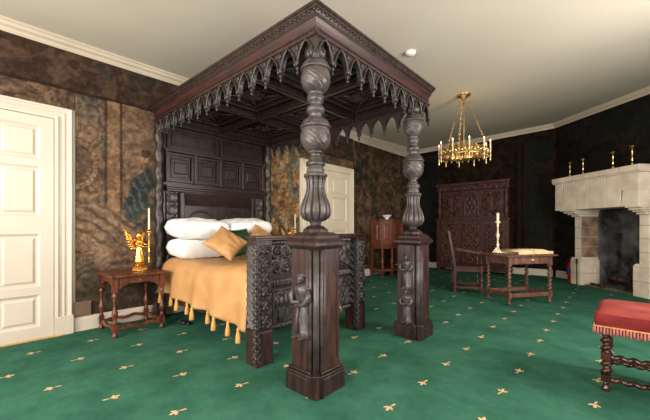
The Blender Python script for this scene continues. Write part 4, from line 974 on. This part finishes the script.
for i in range(3):
    a = CX0 + .04 + i * w
    q = MB(); 
    for (z0, z1, x0_, x1_) in ((.15, .21, a, a + w), (1.22, 1.30, a, a + w), (.21, 1.22, a, a + .05), (.21, 1.22, a + w - .05, a + w)): q.box(x0_, x1_, CY - .02, CY, z0, z1)
    dr = q.build('door' if i != 1 else 'centre_panel', M['cup'], low, bevel=.003)
    q = MB(); q.relief((a + .06, CY - .002, .22), (w - .12, 0, 0), (0, 0, .99), (0, -.022, 0), 46, 96, (lambda f1, f2: lambda u, v: max(f1(u, v), .5 * f2(u, v)))(pat_lozenge(2, 3), pat_spiral(3, 6))); q.build('carved_field', M['cup'], low)
    w2 = (CX1 - CX0 - .3) / 3; b = CX0 + .15 + i * w2
    q = MB(); q.relief((b, CY + .12, 1.42), (w2 - .04, 0, 0), (0, 0, .6), (0, -.03, 0), 50, 56, (pat_spiral(2, 2) if i != 1 else pat_arch)); q.build('carved_field', M['cup'], up)
    q = MB(); q.box(b - .035, b - .005, CY + .09, CY + .12, 1.38, 2.07); q.build('muntin', M['cup'], up, bevel=.004)
for x in (CX0 + .04, CX1 - .04):
    for y in (CY + .04, CYB - .04): q = MB(); q.box(x - .04, x + .04, y - .04, y + .04, 0, .10); q.build('foot', M['cup'], low, bevel=.005)

# ------------------------------------------------------------------ writing table with barley twist legs
RZ = R(54.5)
def twist_leg(mb, x, y, z0, z1, r, k=70, seg=16, axis=None, n=60, T=None):
    mb.lathe([(r * .8, z0)] + [(r, z0 + .006 + (z1 - z0 - .012) * i / n) for i in range(n + 1)] + [(r * .8, z1)], x, y, seg, mod=lambda t, z: .80 + .28 * cos(t - z * k), T=T)
wt = thing('writing_table', 'small oak writing table with barley-twist legs in front of the fireplace corner', 'table', (3.29, 5.81, 0), RZ)
lx, ly = .36, .215
q = MB(); q.box(-.455, .44, -.29, .29, .715, .738); q.build('tabletop', M['desk_oak'], wt, bevel=.005, local=True)
q = MB(); q.box(-lx, lx, -ly - .018, -ly + .002, .60, .715); q.box(-lx, lx, ly - .002, ly + .018, .60, .715); q.box(-lx - .018, -lx + .002, -ly, ly, .60, .715); q.box(lx - .002, lx + .018, -ly, ly, .60, .715); q.build('apron', M['desk_oak'], wt, local=True, bevel=.002)
q = MB(); q.box(-.29, .29, -ly - .028, -ly - .018, .615, .70); dr = q.build('drawer', M['desk_oak'], wt, bevel=.003, local=True)
q = MB(); q.ell((.02, -ly - .034, .66), (.02, .006, .014), 12, 8); q.lathe([(.004, 0), (.009, .02), (0, .024)], seg=8, T=Matrix.Translation((.02, -ly - .034, .66)) @ Matrix.Rotation(pi / 2, 4, 'X')); q.build('escutcheon', M['candle'], dr, local=True)
for sx in (-1, 1):
    for sy in (-1, 1):
        q = MB(); x, y = sx * lx, sy * ly; q.box(x - .027, x + .027, y - .027, y + .027, .575, .715); q.box(x - .027, x + .027, y - .027, y + .027, .10, .19)
        twist_leg(q, x, y, .19, .575, .030, 105); q.lathe([(.012, 0), (.024, .01), (.026, .04), (.014, .06), (.02, .07), (.02, .10)], x, y, 14); q.build('leg', M['desk_oak'], wt, local=True)
for (x0, x1, y0, y1) in ((-lx + .027, lx - .027, -ly - .016, -ly + .016), (-lx + .027, lx - .027, ly - .016, ly + .016), (-lx - .016, -lx + .016, -ly + .027, ly - .027), (lx - .016, lx + .016, -ly + .027, ly - .027)):
    q = MB(); q.box(x0, x1, y0, y1, .115, .172); q.build('stretcher', M['desk_oak'], wt, bevel=.003, local=True)
# candlestick and open book on it
p = in_frame(wt, (-.335, .04, .7385))
cs = thing('altar_candlestick', 'cream and gold candlestick with thick candle standing on the writing table', 'candlestick', tuple(p), RZ)
q = MB()
for k in range(3):
    a = 2 * pi * k / 3 + .5; q.tube([(.065 * cos(a), .065 * sin(a), .012), (.045 * cos(a), .045 * sin(a), .03), (.015 * cos(a), .015 * sin(a), .06)], [.012, .010, .012], 8)
q.lathe([(.052, .012), (.045, .03), (.024, .05), (.02, .07)], seg=6, smooth=False); q.build('tripod_base', M['candle'], cs, local=True)
q = MB(); q.lathe([(.018, .06), (.012, .08), (.024, .095), (.014, .11), (.010, .13), (.012, .17), (.022, .19), (.024, .21), (.014, .225), (.010, .25), (.012, .30), (.020, .31), (.012, .32), (.022, .335), (.038, .348), (.038, .354), (.012, .356)], seg=18); q.build('stem', M['candle'], cs, local=True)
cs.scale = (1.05, 1.05, 1.4)
pc = in_frame(cs, (0, 0, .357 * 1.4)); candle('short thick cream candle in the candlestick on the writing table', tuple(pc), .13, .021)
bkp = in_frame(wt, (.09, -.03, .7385))
bk = thing('open_book', 'large old book lying open on the writing table', 'book', tuple(bkp), RZ + R(3))
q = MB(); q.box(-.345, .345, -.215, .215, 0, .006); q.build('cover', M['table_oak'], bk, local=True)
for s in (-1, 1):
    q = MB(); n = 16; v = []
    for i in range(n + 1):
        t = i / n; x = s * (.004 + .325 * t); z = .010 + .082 * (sin(min(1, t * 2.6) * pi / 2) * (1 - t * .62)); 
        for y in (-.205, .205): v += [(x, y, .0065), (x, y, z + .004 * sin(9 * t + y * 9))]
    f = []
    for i in range(n):
        a = i * 4; b = a + 4; F_ = [(a + 1, b + 1, b + 3, a + 3), (a, a + 1, a + 3, a + 2) if i == 0 else None, (a, b, b + 1, a + 1), (a + 2, a + 3, b + 3, b + 2)]
        f += [x if s > 0 else x[::-1] for x in F_ if x]
    f.append((n * 4, n * 4 + 2, n * 4 + 3, n * 4 + 1)); q.add(v, f, 0, True); q.build('page_block', M['paper'], bk, local=True)
# ------------------------------------------------------------------ armchair (wainscot chair)
ac = thing('armchair', 'dark oak armchair with raked panelled back beside the writing table', 'chair', (2.395, 6.155, 0), R(25))
W2, D2 = .24, .215     # half widths; chair faces local +x
for sy in (-1, 1):
    q = MB(); y = sy * W2; q.box(-D2 - .022, -D2 + .022, y - .022, y + .022, 0, .46)
    q.add([(-D2 - .022, y - .022, .46), (-D2 + .022, y - .022, .46), (-D2 + .022, y + .022, .46), (-D2 - .022, y + .022, .46), (-D2 - .122, y - .02, 1.08), (-D2 - .085, y - .02, 1.08), (-D2 - .085, y + .02, 1.08), (-D2 - .122, y + .02, 1.08)], [(4, 5, 6, 7), (0, 1, 5, 4), (1, 2, 6, 5), (2, 3, 7, 6), (3, 0, 4, 7)])
    q.build('back_leg', M['chairred'], ac, local=True, bevel=.003)
    q = MB(); q.box(D2 - .022, D2 + .022, y - .022, y + .022, 0, .14); q.box(D2 - .022, D2 + .022, y - .022, y + .022, .36, .44)
    q.lathe(bobbin(.14, .36, .026), D2, y, 14); q.lathe(bobbin(.455, .665, .024), D2, y, 14); q.build('front_leg', M['chairred'], ac, local=True)
    q = MB(); q.tube([(-D2 - .04, y, .745), (-D2 + .10, y, .74), (D2 - .12, y, .70), (D2, y, .685), (D2 + .06, y, .69), (D2 + .085, y, .675)], [.022, .024, .026, .028, .03, .02], 10, flat=.8); q.build('arm_rest', M['chairred'], ac, local=True)
    q = MB(); q.box(-D2 + .022, D2 - .022, y - .016, y + .016, .07, .115); q.build('stretcher', M['chairred'], ac, local=True, bevel=.003)
q = MB(); q.box(-D2 - .025, D2 + .035, -W2 - .03, W2 + .03, .44, .462); q.build('seat', M['chairred'], ac, local=True, bevel=.006)
q = MB(); q.box(-D2, D2, -W2 - .014, -W2 + .014, .37, .44); q.box(-D2, D2, W2 - .014, W2 + .014, .37, .44); q.box(D2 - .014, D2 + .014, -W2, W2, .37, .44); q.box(-D2 - .014, -D2 + .014, -W2, W2, .37, .44); q.build('seat_rail', M['chairred'], ac, local=True)
for x in (-D2, D2): q = MB(); q.box(x - .016, x + .016, -W2 + .022, W2 - .022, .05 if x > 0 else .07, .095 if x > 0 else .115); q.build('stretcher', M['chairred'], ac, local=True, bevel=.003)
Tb = Matrix.Translation((-D2, 0, .46)) @ Matrix.Rotation(R(-9.3), 4, 'Y')
q = MB(); q.box(-.012, .010, -W2 + .02, W2 - .02, .10, .50, 0, Tb); bp_ = q.build('back_panel', M['chairred'], ac, local=True)
q = MB(); q.box(-.02, .018, -W2 + .02, W2 - .02, .06, .12, 0, Tb); q.box(-.02, .018, -W2 + .02, W2 - .02, .46, .56, 0, Tb); q.prism([(-.23, .56), (.23, .56), (.20, .60), (.12, .61), (.07, .66), (-.07, .66), (-.12, .61), (-.20, .60)], -.015, .015, 0, Tb @ Matrix(((0, 0, 1, 0), (1, 0, 0, 0), (0, 1, 0, 0), (0, 0, 0, 1)))); q.build('back_rail', M['chairred'], ac, local=True, bevel=.003)

# ------------------------------------------------------------------ fireplace
F3 = Matrix(((U3.x, N3.x, 0, O3.x), (U3.y, N3.y, 0, O3.y), (0, 0, 1, 0), (0, 0, 0, 1)))
fp = thing('stone_fireplace', 'large pale limestone fireplace with projecting hood in the angled wall', 'fireplace', P3(1.45, .3, 0))
# masonry blocks, each course separately jointed in one mesh per part
def courses(mb, s0, s1, o0, o1, z0, z1, hs, ns, seed=0, core=True, jt=.006):
    rd = random.Random(seed); z = z0; i = 0
    if core: mb.box(s0 + .006, s1 - .006, o0 + (.006 if o0 > .01 else 0), o1 - .006, z0, z1, 1, F3)
    while z < z1 - .02:
        h = min(hs * rd.uniform(.9, 1.1), z1 - z)
        if z1 - (z + h) < hs * .4: h = z1 - z
        n = ns if i % 2 == 0 else max(1, ns - 1 if ns > 1 else 1); cuts = [s0] + sorted(s0 + (s1 - s0) * (k + rd.uniform(-.12, .12)) / n for k in range(1, n)) + [s1]
        for a, b in zip(cuts[:-1], cuts[1:]): mb.box(a + (jt / 2 if a > s0 else 0), b - (jt / 2 if b < s1 else 0), o0, o1 + rd.uniform(-.002, .002), z + jt / 2, z + h - jt / 2, 0, F3)
        z += h; i += 1
SM = [M['stone'], M['mortar']]
for (a, b, sd) in ((.865, 1.02, 3), (2.12, 2.27, 5)):
    q = MB(); courses(q, a, b, 0.002, .36, .52, 1.36, .21, 1, sd); q.build('pillar', SM, fp, bevel=.004)
for (a, b, sd) in ((.82, 1.05, 3), (2.06, 2.32, 5)):
    q = MB(); courses(q, a, b, 0.002, .41, 0.0, .50, .25, 1, sd); q.frustum(a, b, .002, .41, .50, .54, .02, 0, F3); q.build('plinth', SM, fp, bevel=.006)
for (a, b, l, r) in ((.865, 1.02, .14, .04), (2.12, 2.27, .05, .05)):
    q = MB()
    for k, (z0, z1) in enumerate(((1.355, 1.395), (1.395, 1.425), (1.425, 1.465), (1.465, 1.50))):
        e = (k + 1) / 4; q.box(a - l * e, b + r * e, .002, .36 + .22 * e, z0, z1, 0, F3)
    q.build('corbel', M['stone'], fp, bevel=.012)
q = MB(); q.box(.62, 2.29, .002, .57, 1.50, 2.03, 1, F3)
rd = random.Random(4); cuts = [.61, .83, 1.10, 1.42, 1.74, 2.04, 2.30]
for i in range(6):
    a, b = cuts[i], cuts[i + 1]; sk = .04 * (-1) ** i
    for (z0, z1, t0, t1) in (((1.49, 1.76, 0, 0), (1.76, 2.035, 0, 0)) if i in (0, 5) else ((1.49, 2.035, sk, 0),)):
        a0 = a + (sk if i else 0) + .004; b0 = b - (sk if i < 5 else 0) - .004
        v = [(a0, .002, z0), (b0, .002, z0), (b0, .58, z0), (a0, .58, z0), (a + .004, .002, z1), (b - .004, .002, z1), (b - .004, .575, z1), (a + .004, .575, z1)]
        q.add(v, [(0, 3, 2, 1), (4, 5, 6, 7), (0, 1, 5, 4), (1, 2, 6, 5), (2, 3, 7, 6), (3, 0, 4, 7)], 0, False, F3)
q.build('hood', SM, fp, bevel=.005)
q = MB(); cuts = [.57, .86, 1.26, 1.62, 1.98, 2.34]
for a, b in zip(cuts[:-1], cuts[1:]):
    a_ = a + (.002 if a > .6 else 0); b_ = b - (.002 if b < 2.3 else 0)
    q.box(a_, b_, .002, .62, 2.055, 2.15, 0, F3); q.frustum(a_, b_, .002, .60, 2.03, 2.055, 0, 0, F3)
q.build('mantel_shelf', SM, fp, bevel=.008)
q = MB(); q.box(1.02, 2.12, -.52, -.50, 0, 1.9, 0, F3); q.box(1.00, 1.02, -.5, -.0, 0, 1.9, 0, F3); q.box(2.12, 2.14, -.5, -.0, 0, 1.9, 0, F3); q.box(1.00, 2.14, -.5, .0, 1.9, 1.92, 0, F3); q.box(1.02, 2.12, .0, .004, 1.495, 1.9, 0, F3)
q.build('firebox', M['soot'], fp)
q = MB(); courses(q, 1.019, 1.028, .01, .36, .55, 1.36, .21, 1, 9, core=False); q.build('inner_cheek', M['stone_brown'], fp)
q = MB(); q.box(1.055, 2.055, -.5, .34, 0.001, .022, 0, F3); q.build('hearth_slab', M['ash'], fp, bevel=.004)
# andirons, logs, poker
for s in (1.36, 1.80):
    t = thing('andiron', 'dark iron andiron on the left of the hearth' if s < 1.5 else 'dark iron andiron on the right of the hearth', 'andiron', P3(s, .05, .022), PH)
    q = MB(); q.lathe([(.022, .06), (.014, .08), (.012, .2), (.022, .22), (.012, .24), (.012, .32), (.028, .345), (.03, .37), (.015, .395), (0, .40)], 0, -.12, 14)
    q.tube([(-.08, -.13, .006), (-.04, -.12, .05), (0, -.12, .07), (.04, -.12, .05), (.08, -.13, .006)], .011, 8); q.build('upright', M['dark_metal'], t, local=True)
    q = MB(); q.tube([(0, -.12, .08), (0, .02, .07), (0, .22, .07), (0, .25, .0)], .010, 8); q.build('billet_bar', M['dark_metal'], t, local=True)
def log(label, s0, o0, s1, o1, z0, z1, r, sd):
    A = Vector(P3(s0, o0, z0)); B = Vector(P3(s1, o1, z1)); rd = random.Random(sd); n = 9
    q = MB(); q.tube([A.lerp(B, k / n) + Vector((0, 0, rd.uniform(-.006, .006))) for k in range(n + 1)], [r * rd.uniform(.85, 1.1) for _ in range(n + 1)], 10)
    tag(q.build('log', M['log']), label, 'log', 'half-burnt logs in the fireplace')
log('charred log resting across the andirons at the back of hearth', 1.22, -.10, 1.92, -.14, .155, .15, .055, 1)
log('short log lying across the top of the other logs', 1.46, -.20, 1.72, -.05, .262, .262, .045, 2)
log('stubby log end lying at the right front of the hearth', 1.84, .12, 1.98, .26, .066, .066, .042, 3)
log('thin branch lying at the left front of the hearth', 1.16, .28, 1.44, .30, .052, .052, .028, 4)
pk = thing('poker', 'black iron fire poker leaning against the left fireplace plinth', 'poker', P3(1.30, .46, 0))
q = MB(); A = Vector(P3(1.13, .56, .010)); B = Vector(P3(.985, .432, .50)); q.tube([A, B], .009, 8); q.build('rod', M['dark_metal'], pk)
q = MB(); d_ = (B - A).normalized(); q.tube([B - d_ * .09, B - d_ * .05, B, B + d_ * .02], [.012, .017, .016, .008], 10); q.build('handle', M['dark_metal'], pk)
# mantel candlesticks
def stick(label, s, h, r, off=.45):
    t = thing('brass_candlestick', label, 'candlestick', P3(s, off, 2.151))
    q = MB(); q.lathe([(r, 0), (r, .008), (r * .9, .014), (r * .45, .022), (r * .28, .035), (r * .5, .05), (r * .25, .065)], seg=22); q.build('base', M['brass'], t, local=True)
    q = MB(); q.lathe([(r * .24, .06), (r * .22, .10), (r * .4, .13), (r * .4, .145), (r * .24, .16), (r * .22, h * .7), (r * .36, h * .75), (r * .22, h * .8), (r * .24, h * .93)], seg=18); q.build('stem', M['brass'], t, local=True)
    q = MB(); q.lathe([(r * .22, h * .90), (r * .35, h * .93), (r * .8, h * .975), (r * .82, h), (r * .7, h - .004), (r * .3, h * .95)], seg=22); q.build('drip_pan', M['brass'], t, local=True)
stick('slender brass candlestick at the far left end of the stone mantel', .845, .31, .042)
stick('second brass candlestick from the left on the stone mantel', 1.149, .32, .045)
stick('brass candlestick third from the left on the stone mantel', 1.754, .315, .050)
stick('brass candlestick at the right corner of the stone mantel', 2.085, .34, .052)
# fire extinguisher
ex = thing('fire_extinguisher', 'red fire extinguisher standing on carpet left of the fireplace plinth', 'fire extinguisher', P3(.615, .22, 0))
q = MB(); q.lathe([(.055, 0), (.06, .01), (.06, .28), (.05, .32), (.025, .345), (.02, .36)], seg=22); q.build('cylinder_body', M['red_paint'], ex, local=True)
q = MB(); q.lathe([(.0605, .14), (.0608, .145), (.0608, .235), (.0605, .24)], seg=22); q.build('label_band', M['blue_label'], ex, local=True)
q = MB(); q.lathe([(.02, .355), (.024, .36), (.024, .385), (.012, .39)], seg=12); q.box(-.012, .07, -.01, .01, .385, .397); q.box(-.012, .075, -.01, .01, .405, .415); q.build('valve_handle', M['black'], ex, local=True)
q = MB(); ex.scale = (1, 1, 1.25); q.tube([(-.02, 0, .375), (-.06, 0, .37), (-.078, 0, .32), (-.076, 0, .18), (-.074, 0, .12)], [.007, .007, .008, .008, .014], 8); q.build('hose', M['black'], ex, local=True)

# ------------------------------------------------------------------ red velvet stool
st = thing('velvet_stool', 'crimson velvet bench stool with barley-twist walnut legs at right edge', 'stool', (4.395, 3.03, 0), R(-1))
# local: x along the front, y depth
SW, SD = 1.0, .46; x0, y0 = 0.03, .0
bx0, bx1, by0, by1 = -.055, SW, -.055, SD + .02
q = MB(); v = []; nk = 8
rings = [(0, .455, .012), (0, .485, .012), (-.004, .51, .016), (-.006, .55, .022), (0, .58, .03), (.012, .598, .04), (.035, .608, .05), (.10, .615, .06), (.2, .618, .06)]
for (ins, z, cr) in rings:
    a0, a1, b0, b1 = bx0 + ins, bx1 - ins, by0 + ins, by1 - ins
    for (ccx, ccy, st_) in ((a1 - cr, b1 - cr, 0), (a0 + cr, b1 - cr, 1), (a0 + cr, b0 + cr, 2), (a1 - cr, b0 + cr, 3)):
        for k in range(nk + 1): t = (st_ + k / nk) * pi / 2; v.append((ccx + cr * cos(t), ccy + cr * sin(t), z))
m4 = 4 * (nk + 1)
f = [(i * m4 + k, i * m4 + (k + 1) % m4, (i + 1) * m4 + (k + 1) % m4, (i + 1) * m4 + k) for i in range(len(rings) - 1) for k in range(m4)]
b0_ = len(q.v); q.add(v, f, 0, True); q.add(v, [tuple(reversed(range(m4))), tuple(range((len(rings) - 1) * m4, len(rings) * m4))], 0, True)
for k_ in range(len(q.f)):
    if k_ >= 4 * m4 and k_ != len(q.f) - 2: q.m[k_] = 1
q.build('seat_cushion', [M['velvet'], M['velvet_top']], st, local=True)
q = MB(); q.tube([(bx0 - .004, by0 - .004, .49), (bx1 + .004, by0 - .004, .49), (bx1 + .004, by1 + .004, .49), (bx0 - .004, by1 + .004, .49), (bx0 - .004, by0 - .004, .49)], .006, 6); q.build('braid', M['fringe'], st, local=True)
q = MB(); rd = random.Random(2)
for k in range(64):
    x = bx0 + (bx1 - bx0) * k / 63; l = .045 + .006 * (k % 2); q.tube([(x, by0 - .006, .487), (x, by0 - .009, .487 - l)], [.005, .0075], 5); q.tube([(x, by1 + .006, .487), (x, by1 + .009, .487 - l)], [.005, .0075], 5)
for k in range(30):
    y = by0 + (by1 - by0) * k / 29; l = .045 + .006 * (k % 2); q.tube([(bx0 - .006, y, .487), (bx0 - .009, y, .487 - l)], [.005, .0075], 5); q.tube([(bx1 + .006, y, .487), (bx1 + .009, y, .487 - l)], [.005, .0075], 5)
q.build('fringe', M['pink_fringe'], st, local=True)
q = MB(); q.box(bx0 + .02, bx1 - .02, by0 + .02, by1 - .02, .43, .455); q.build('seat_frame', M['table_oak'], st, local=True)
st.scale = (1, 1, .945)
W_ = noise_mat('polished_walnut', (.018, .006, .004), (.06, .018, .011), (1, 1, 1), 12, .22, .6, .1, .001)
for x in (.0, SW - .1):
    for y in (.0, SD - .05):
        q = MB()
        for (z0, z1) in ((.075, .13), (.235, .29)): q.box(x - .026, x + .026, y - .026, y + .026, z0, z1)
        q.lathe([(.014, 0), (.024, .01), (.026, .03), (.015, .045), (.012, .055), (.024, .075)], x, y, 16)
        twist_leg(q, x, y, .13, .235, .031, 110, n=40); twist_leg(q, x, y, .29, .43, .031, 110, n=60); q.build('leg', W_, st, local=True)
def hstretch(p, qd, r=.018):
    A, B = Vector(p), Vector(qd); L = (B - A).length; d = (B - A) / L
    T = Matrix.Translation(A) @ d.to_track_quat('Z', 'Y').to_matrix().to_4x4(); q = MB(); twist_leg(q, 0, 0, .024, L - .024, r * 1.15, 95, 14, n=int(L * 170), T=T); q.build('stretcher', W_, st, local=True)
for z in (.262, .095):
    hstretch((0, 0, z), (SW - .1, 0, z), .02)
    hstretch((0, 0, z), (0, SD - .05, z)); hstretch((SW - .1, 0, z), (SW - .1, SD - .05, z))
hstretch((0, SD - .05, .095), (SW - .1, SD - .05, .095))

# ------------------------------------------------------------------ chandelier
HX, HY = 2.56, 5.54; HZ = zc(HX, HY)
ch = thing('chandelier', 'gilt brass ring chandelier with candle lights hanging from chains in far corner', 'chandelier', (HX, HY, 2.3))
q = MB(); q.lathe([(.10, HZ + .01), (.105, HZ - .012), (.07, HZ - .03), (.05, HZ - .05), (.03, HZ - .065), (.012, HZ - .08)], HX, HY, 24, mod=lambda t, z: 1 + .08 * cos(8 * t)); q.build('ceiling_rose', M['brass'], ch)
RR = .355; zb = 2.30
q = MB(); n = 96; v = []
for k in range(n):
    t = 2 * pi * k / n; hh = .11 + .035 * abs(sin(6 * t)) + .02 * cos(24 * t)
    for r_, z in ((RR, zb), (RR + .006, zb + .01), (RR, zb + .02), (RR + .002, zb + hh), (RR - .008, zb + hh), (RR - .010, zb)): v.append((HX + r_ * cos(t), HY + r_ * sin(t), z))
q.add(v, [(k * 6 + i, ((k + 1) % n) * 6 + i, ((k + 1) % n) * 6 + (i + 1) % 6, k * 6 + (i + 1) % 6) for k in range(n) for i in range(6)], 0, True)
rg = q.build('ring_band', M['brass'], ch)
for k in range(48):
    t = 2 * pi * k / 48; q = MB(); q.ell((HX + (RR + .008) * cos(t), HY + (RR + .008) * sin(t), zb + .055 + .02 * (k % 2)), (.016, .016, .018), 8, 6); q.build('leaf_ornament', M['pale_gilt'], rg)
    if k % 2: q = MB(); q.ell((HX + (RR + .004) * cos(t), HY + (RR + .004) * sin(t), zb - .018), (.012, .012, .018), 8, 6); q.build('drop_bead', M['brass'], rg)
for k in range(10):
    t = 2 * pi * (k + .35) / 10; x, y = HX + (RR + .035) * cos(t), HY + (RR + .035) * sin(t)
    q = MB(); q.lathe([(.003, zb - .115), (.014, zb - .095), (.014, zb - .06), (.010, zb - .02), (.016, zb + .02), (.008, zb + .05), (.02, zb + .09), (.026, zb + .10), (.012, zb + .105)], x, y, 10); q.tube([(HX + RR * cos(t), HY + RR * sin(t), zb + .03), (x, y, zb + .03)], .006, 6)
    ho = q.build('candle_holder', M['brass'], ch)
    q = MB(); q.lathe([(.006, zb - .085), (.012, zb - .07), (.011, zb + .20), (.006, zb + .205)], x, y, 10); q.build('candle_sleeve', M['candle'], ho)
    q = MB(); q.lathe([(.004, zb + .205), (.008, zb + .215), (.008, zb + .225), (.001, zb + .245)], x, y, 8); q.build('bulb', M['bulb'], ho)
for k in range(6):
    t = 2 * pi * (k + .1) / 6; A = Vector((HX + .05 * cos(t), HY + .05 * sin(t), HZ - .05)); B = Vector((HX + RR * cos(t), HY + RR * sin(t), zb + .12)); q = MB(); n = 22
    if k % 2: continue
    for i in range(n):
        c = A.lerp(B, (i + .5) / n); d = (B - A).normalized(); sd = Vector((-sin(t), cos(t), 0)) if i % 2 else d.cross(Vector((-sin(t), cos(t), 0)))
        L_ = (B - A).length / n * .62; q.tube([c - d * L_, c - d * L_ * .5 + sd * .011, c + d * L_ * .5 + sd * .011, c + d * L_, c + d * L_ * .5 - sd * .011, c - d * L_ * .5 - sd * .011, c - d * L_], .0035, 5)
    q.build('chain', M['brass'], ch)
q = MB(); q.lathe([(.008, HZ - .08)] + [(.010 + .008 * (i % 2), HZ - .09 - i * (HZ - .09 - 2.42) / 16) for i in range(17)] + [(.03, 2.42), (.045, 2.39), (.03, 2.36), (.008, 2.33)], HX, HY, 14); q.build('centre_stem', M['brass'], ch)
nn = 40
q2 = MB(); q2.tube([(HX + .28 * cos(2 * pi * k / nn), HY + .28 * sin(2 * pi * k / nn), zb + .115) for k in range(nn + 1)], .004, 6)
for k in range(6):
    t = 2 * pi * k / 6; q2.tube([(HX + .02 * cos(t), HY + .02 * sin(t), 2.37), (HX + .15 * cos(t), HY + .15 * sin(t), zb + .05), (HX + (RR - .005) * cos(t), HY + (RR - .005) * sin(t), zb + .05)], .005, 6)
for k in range(24):
    t = 2 * pi * k / 24; q2.tube([(HX + .28 * cos(t), HY + .28 * sin(t), zb + .02 + .06 * (k % 2) + .03), (HX + .28 * cos(t), HY + .28 * sin(t), zb + .115)], .0015, 4)
inn = q2.build('inner_frame', M['brass'], ch); 
for k in range(24):
    t = 2 * pi * k / 24; rr = .28; z = zb + .02 + .06 * (k % 2); q = MB()
    q.lathe([(.0, z - .02), (.011, z), (.0, z + .03)], HX + rr * cos(t), HY + rr * sin(t), 6, smooth=False); q.build('crystal_drop', M['crystal'], inn, root=ch)

# ------------------------------------------------------------------ lights
def area(name, loc, target, sx, sy, power, col):
    l = bpy.data.lights.new(name, 'AREA'); l.shape = 'RECTANGLE'; l.size = sx; l.size_y = sy; l.energy = power; l.color = col
    o = bpy.data.objects.new(name, l); COL.objects.link(o); o.location = loc
    o.rotation_euler = (Vector(target) - Vector(loc)).to_track_quat('-Z', 'Y').to_euler(); return o
DAY = (1., .935, .86)
area('window_daylight', (1.8, YB + .03, 1.75), (1.8, 4, 1.9), 1.25, 1.85, 185, DAY)
area('window_daylight', (4.3, YB + .03, 1.75), (4.3, 4, 1.9), 1.25, 1.85, 215, DAY)
area('window_daylight', (XR - .03, YB + 3.3, 1.75), (0, YB + 3.3, 1.9), 1.25, 1.85, 90, DAY)
area('window_daylight', (XR - .03, YB + 6.0, 1.75), (0, YB + 6.0, 1.9), 1.25, 1.85, 190, DAY)
pl_ = bpy.data.lights.new('chandelier_glow', 'POINT'); pl_.energy = 5; pl_.color = (1, .7, .38); pl_.shadow_soft_size = .25
o = bpy.data.objects.new('chandelier_glow', pl_); COL.objects.link(o); o.location = (HX, HY, 2.58)
wd = bpy.data.worlds.new('World'); SC.world = wd; wd.use_nodes = True
bg = wd.node_tree.nodes['Background']; bg.inputs[0].default_value = (1, .95, .87, 1); bg.inputs[1].default_value = 1.2

# ------------------------------------------------------------------ camera
cam = bpy.data.cameras.new('Camera'); co = bpy.data.objects.new('Camera', cam); COL.objects.link(co)
co.location = (4.47, 0, 1.15); co.rotation_euler = (R(90), 0, R(41.9)); cam.sensor_width = 36; cam.lens = 36 * 329 / 650; cam.shift_y = 17 / 650; cam.clip_start = .05
SC.camera = co
SC.view_settings.view_transform = 'Standard'; SC.view_settings.look = 'None'; SC.view_settings.exposure = .0; SC.view_settings.gamma = 1
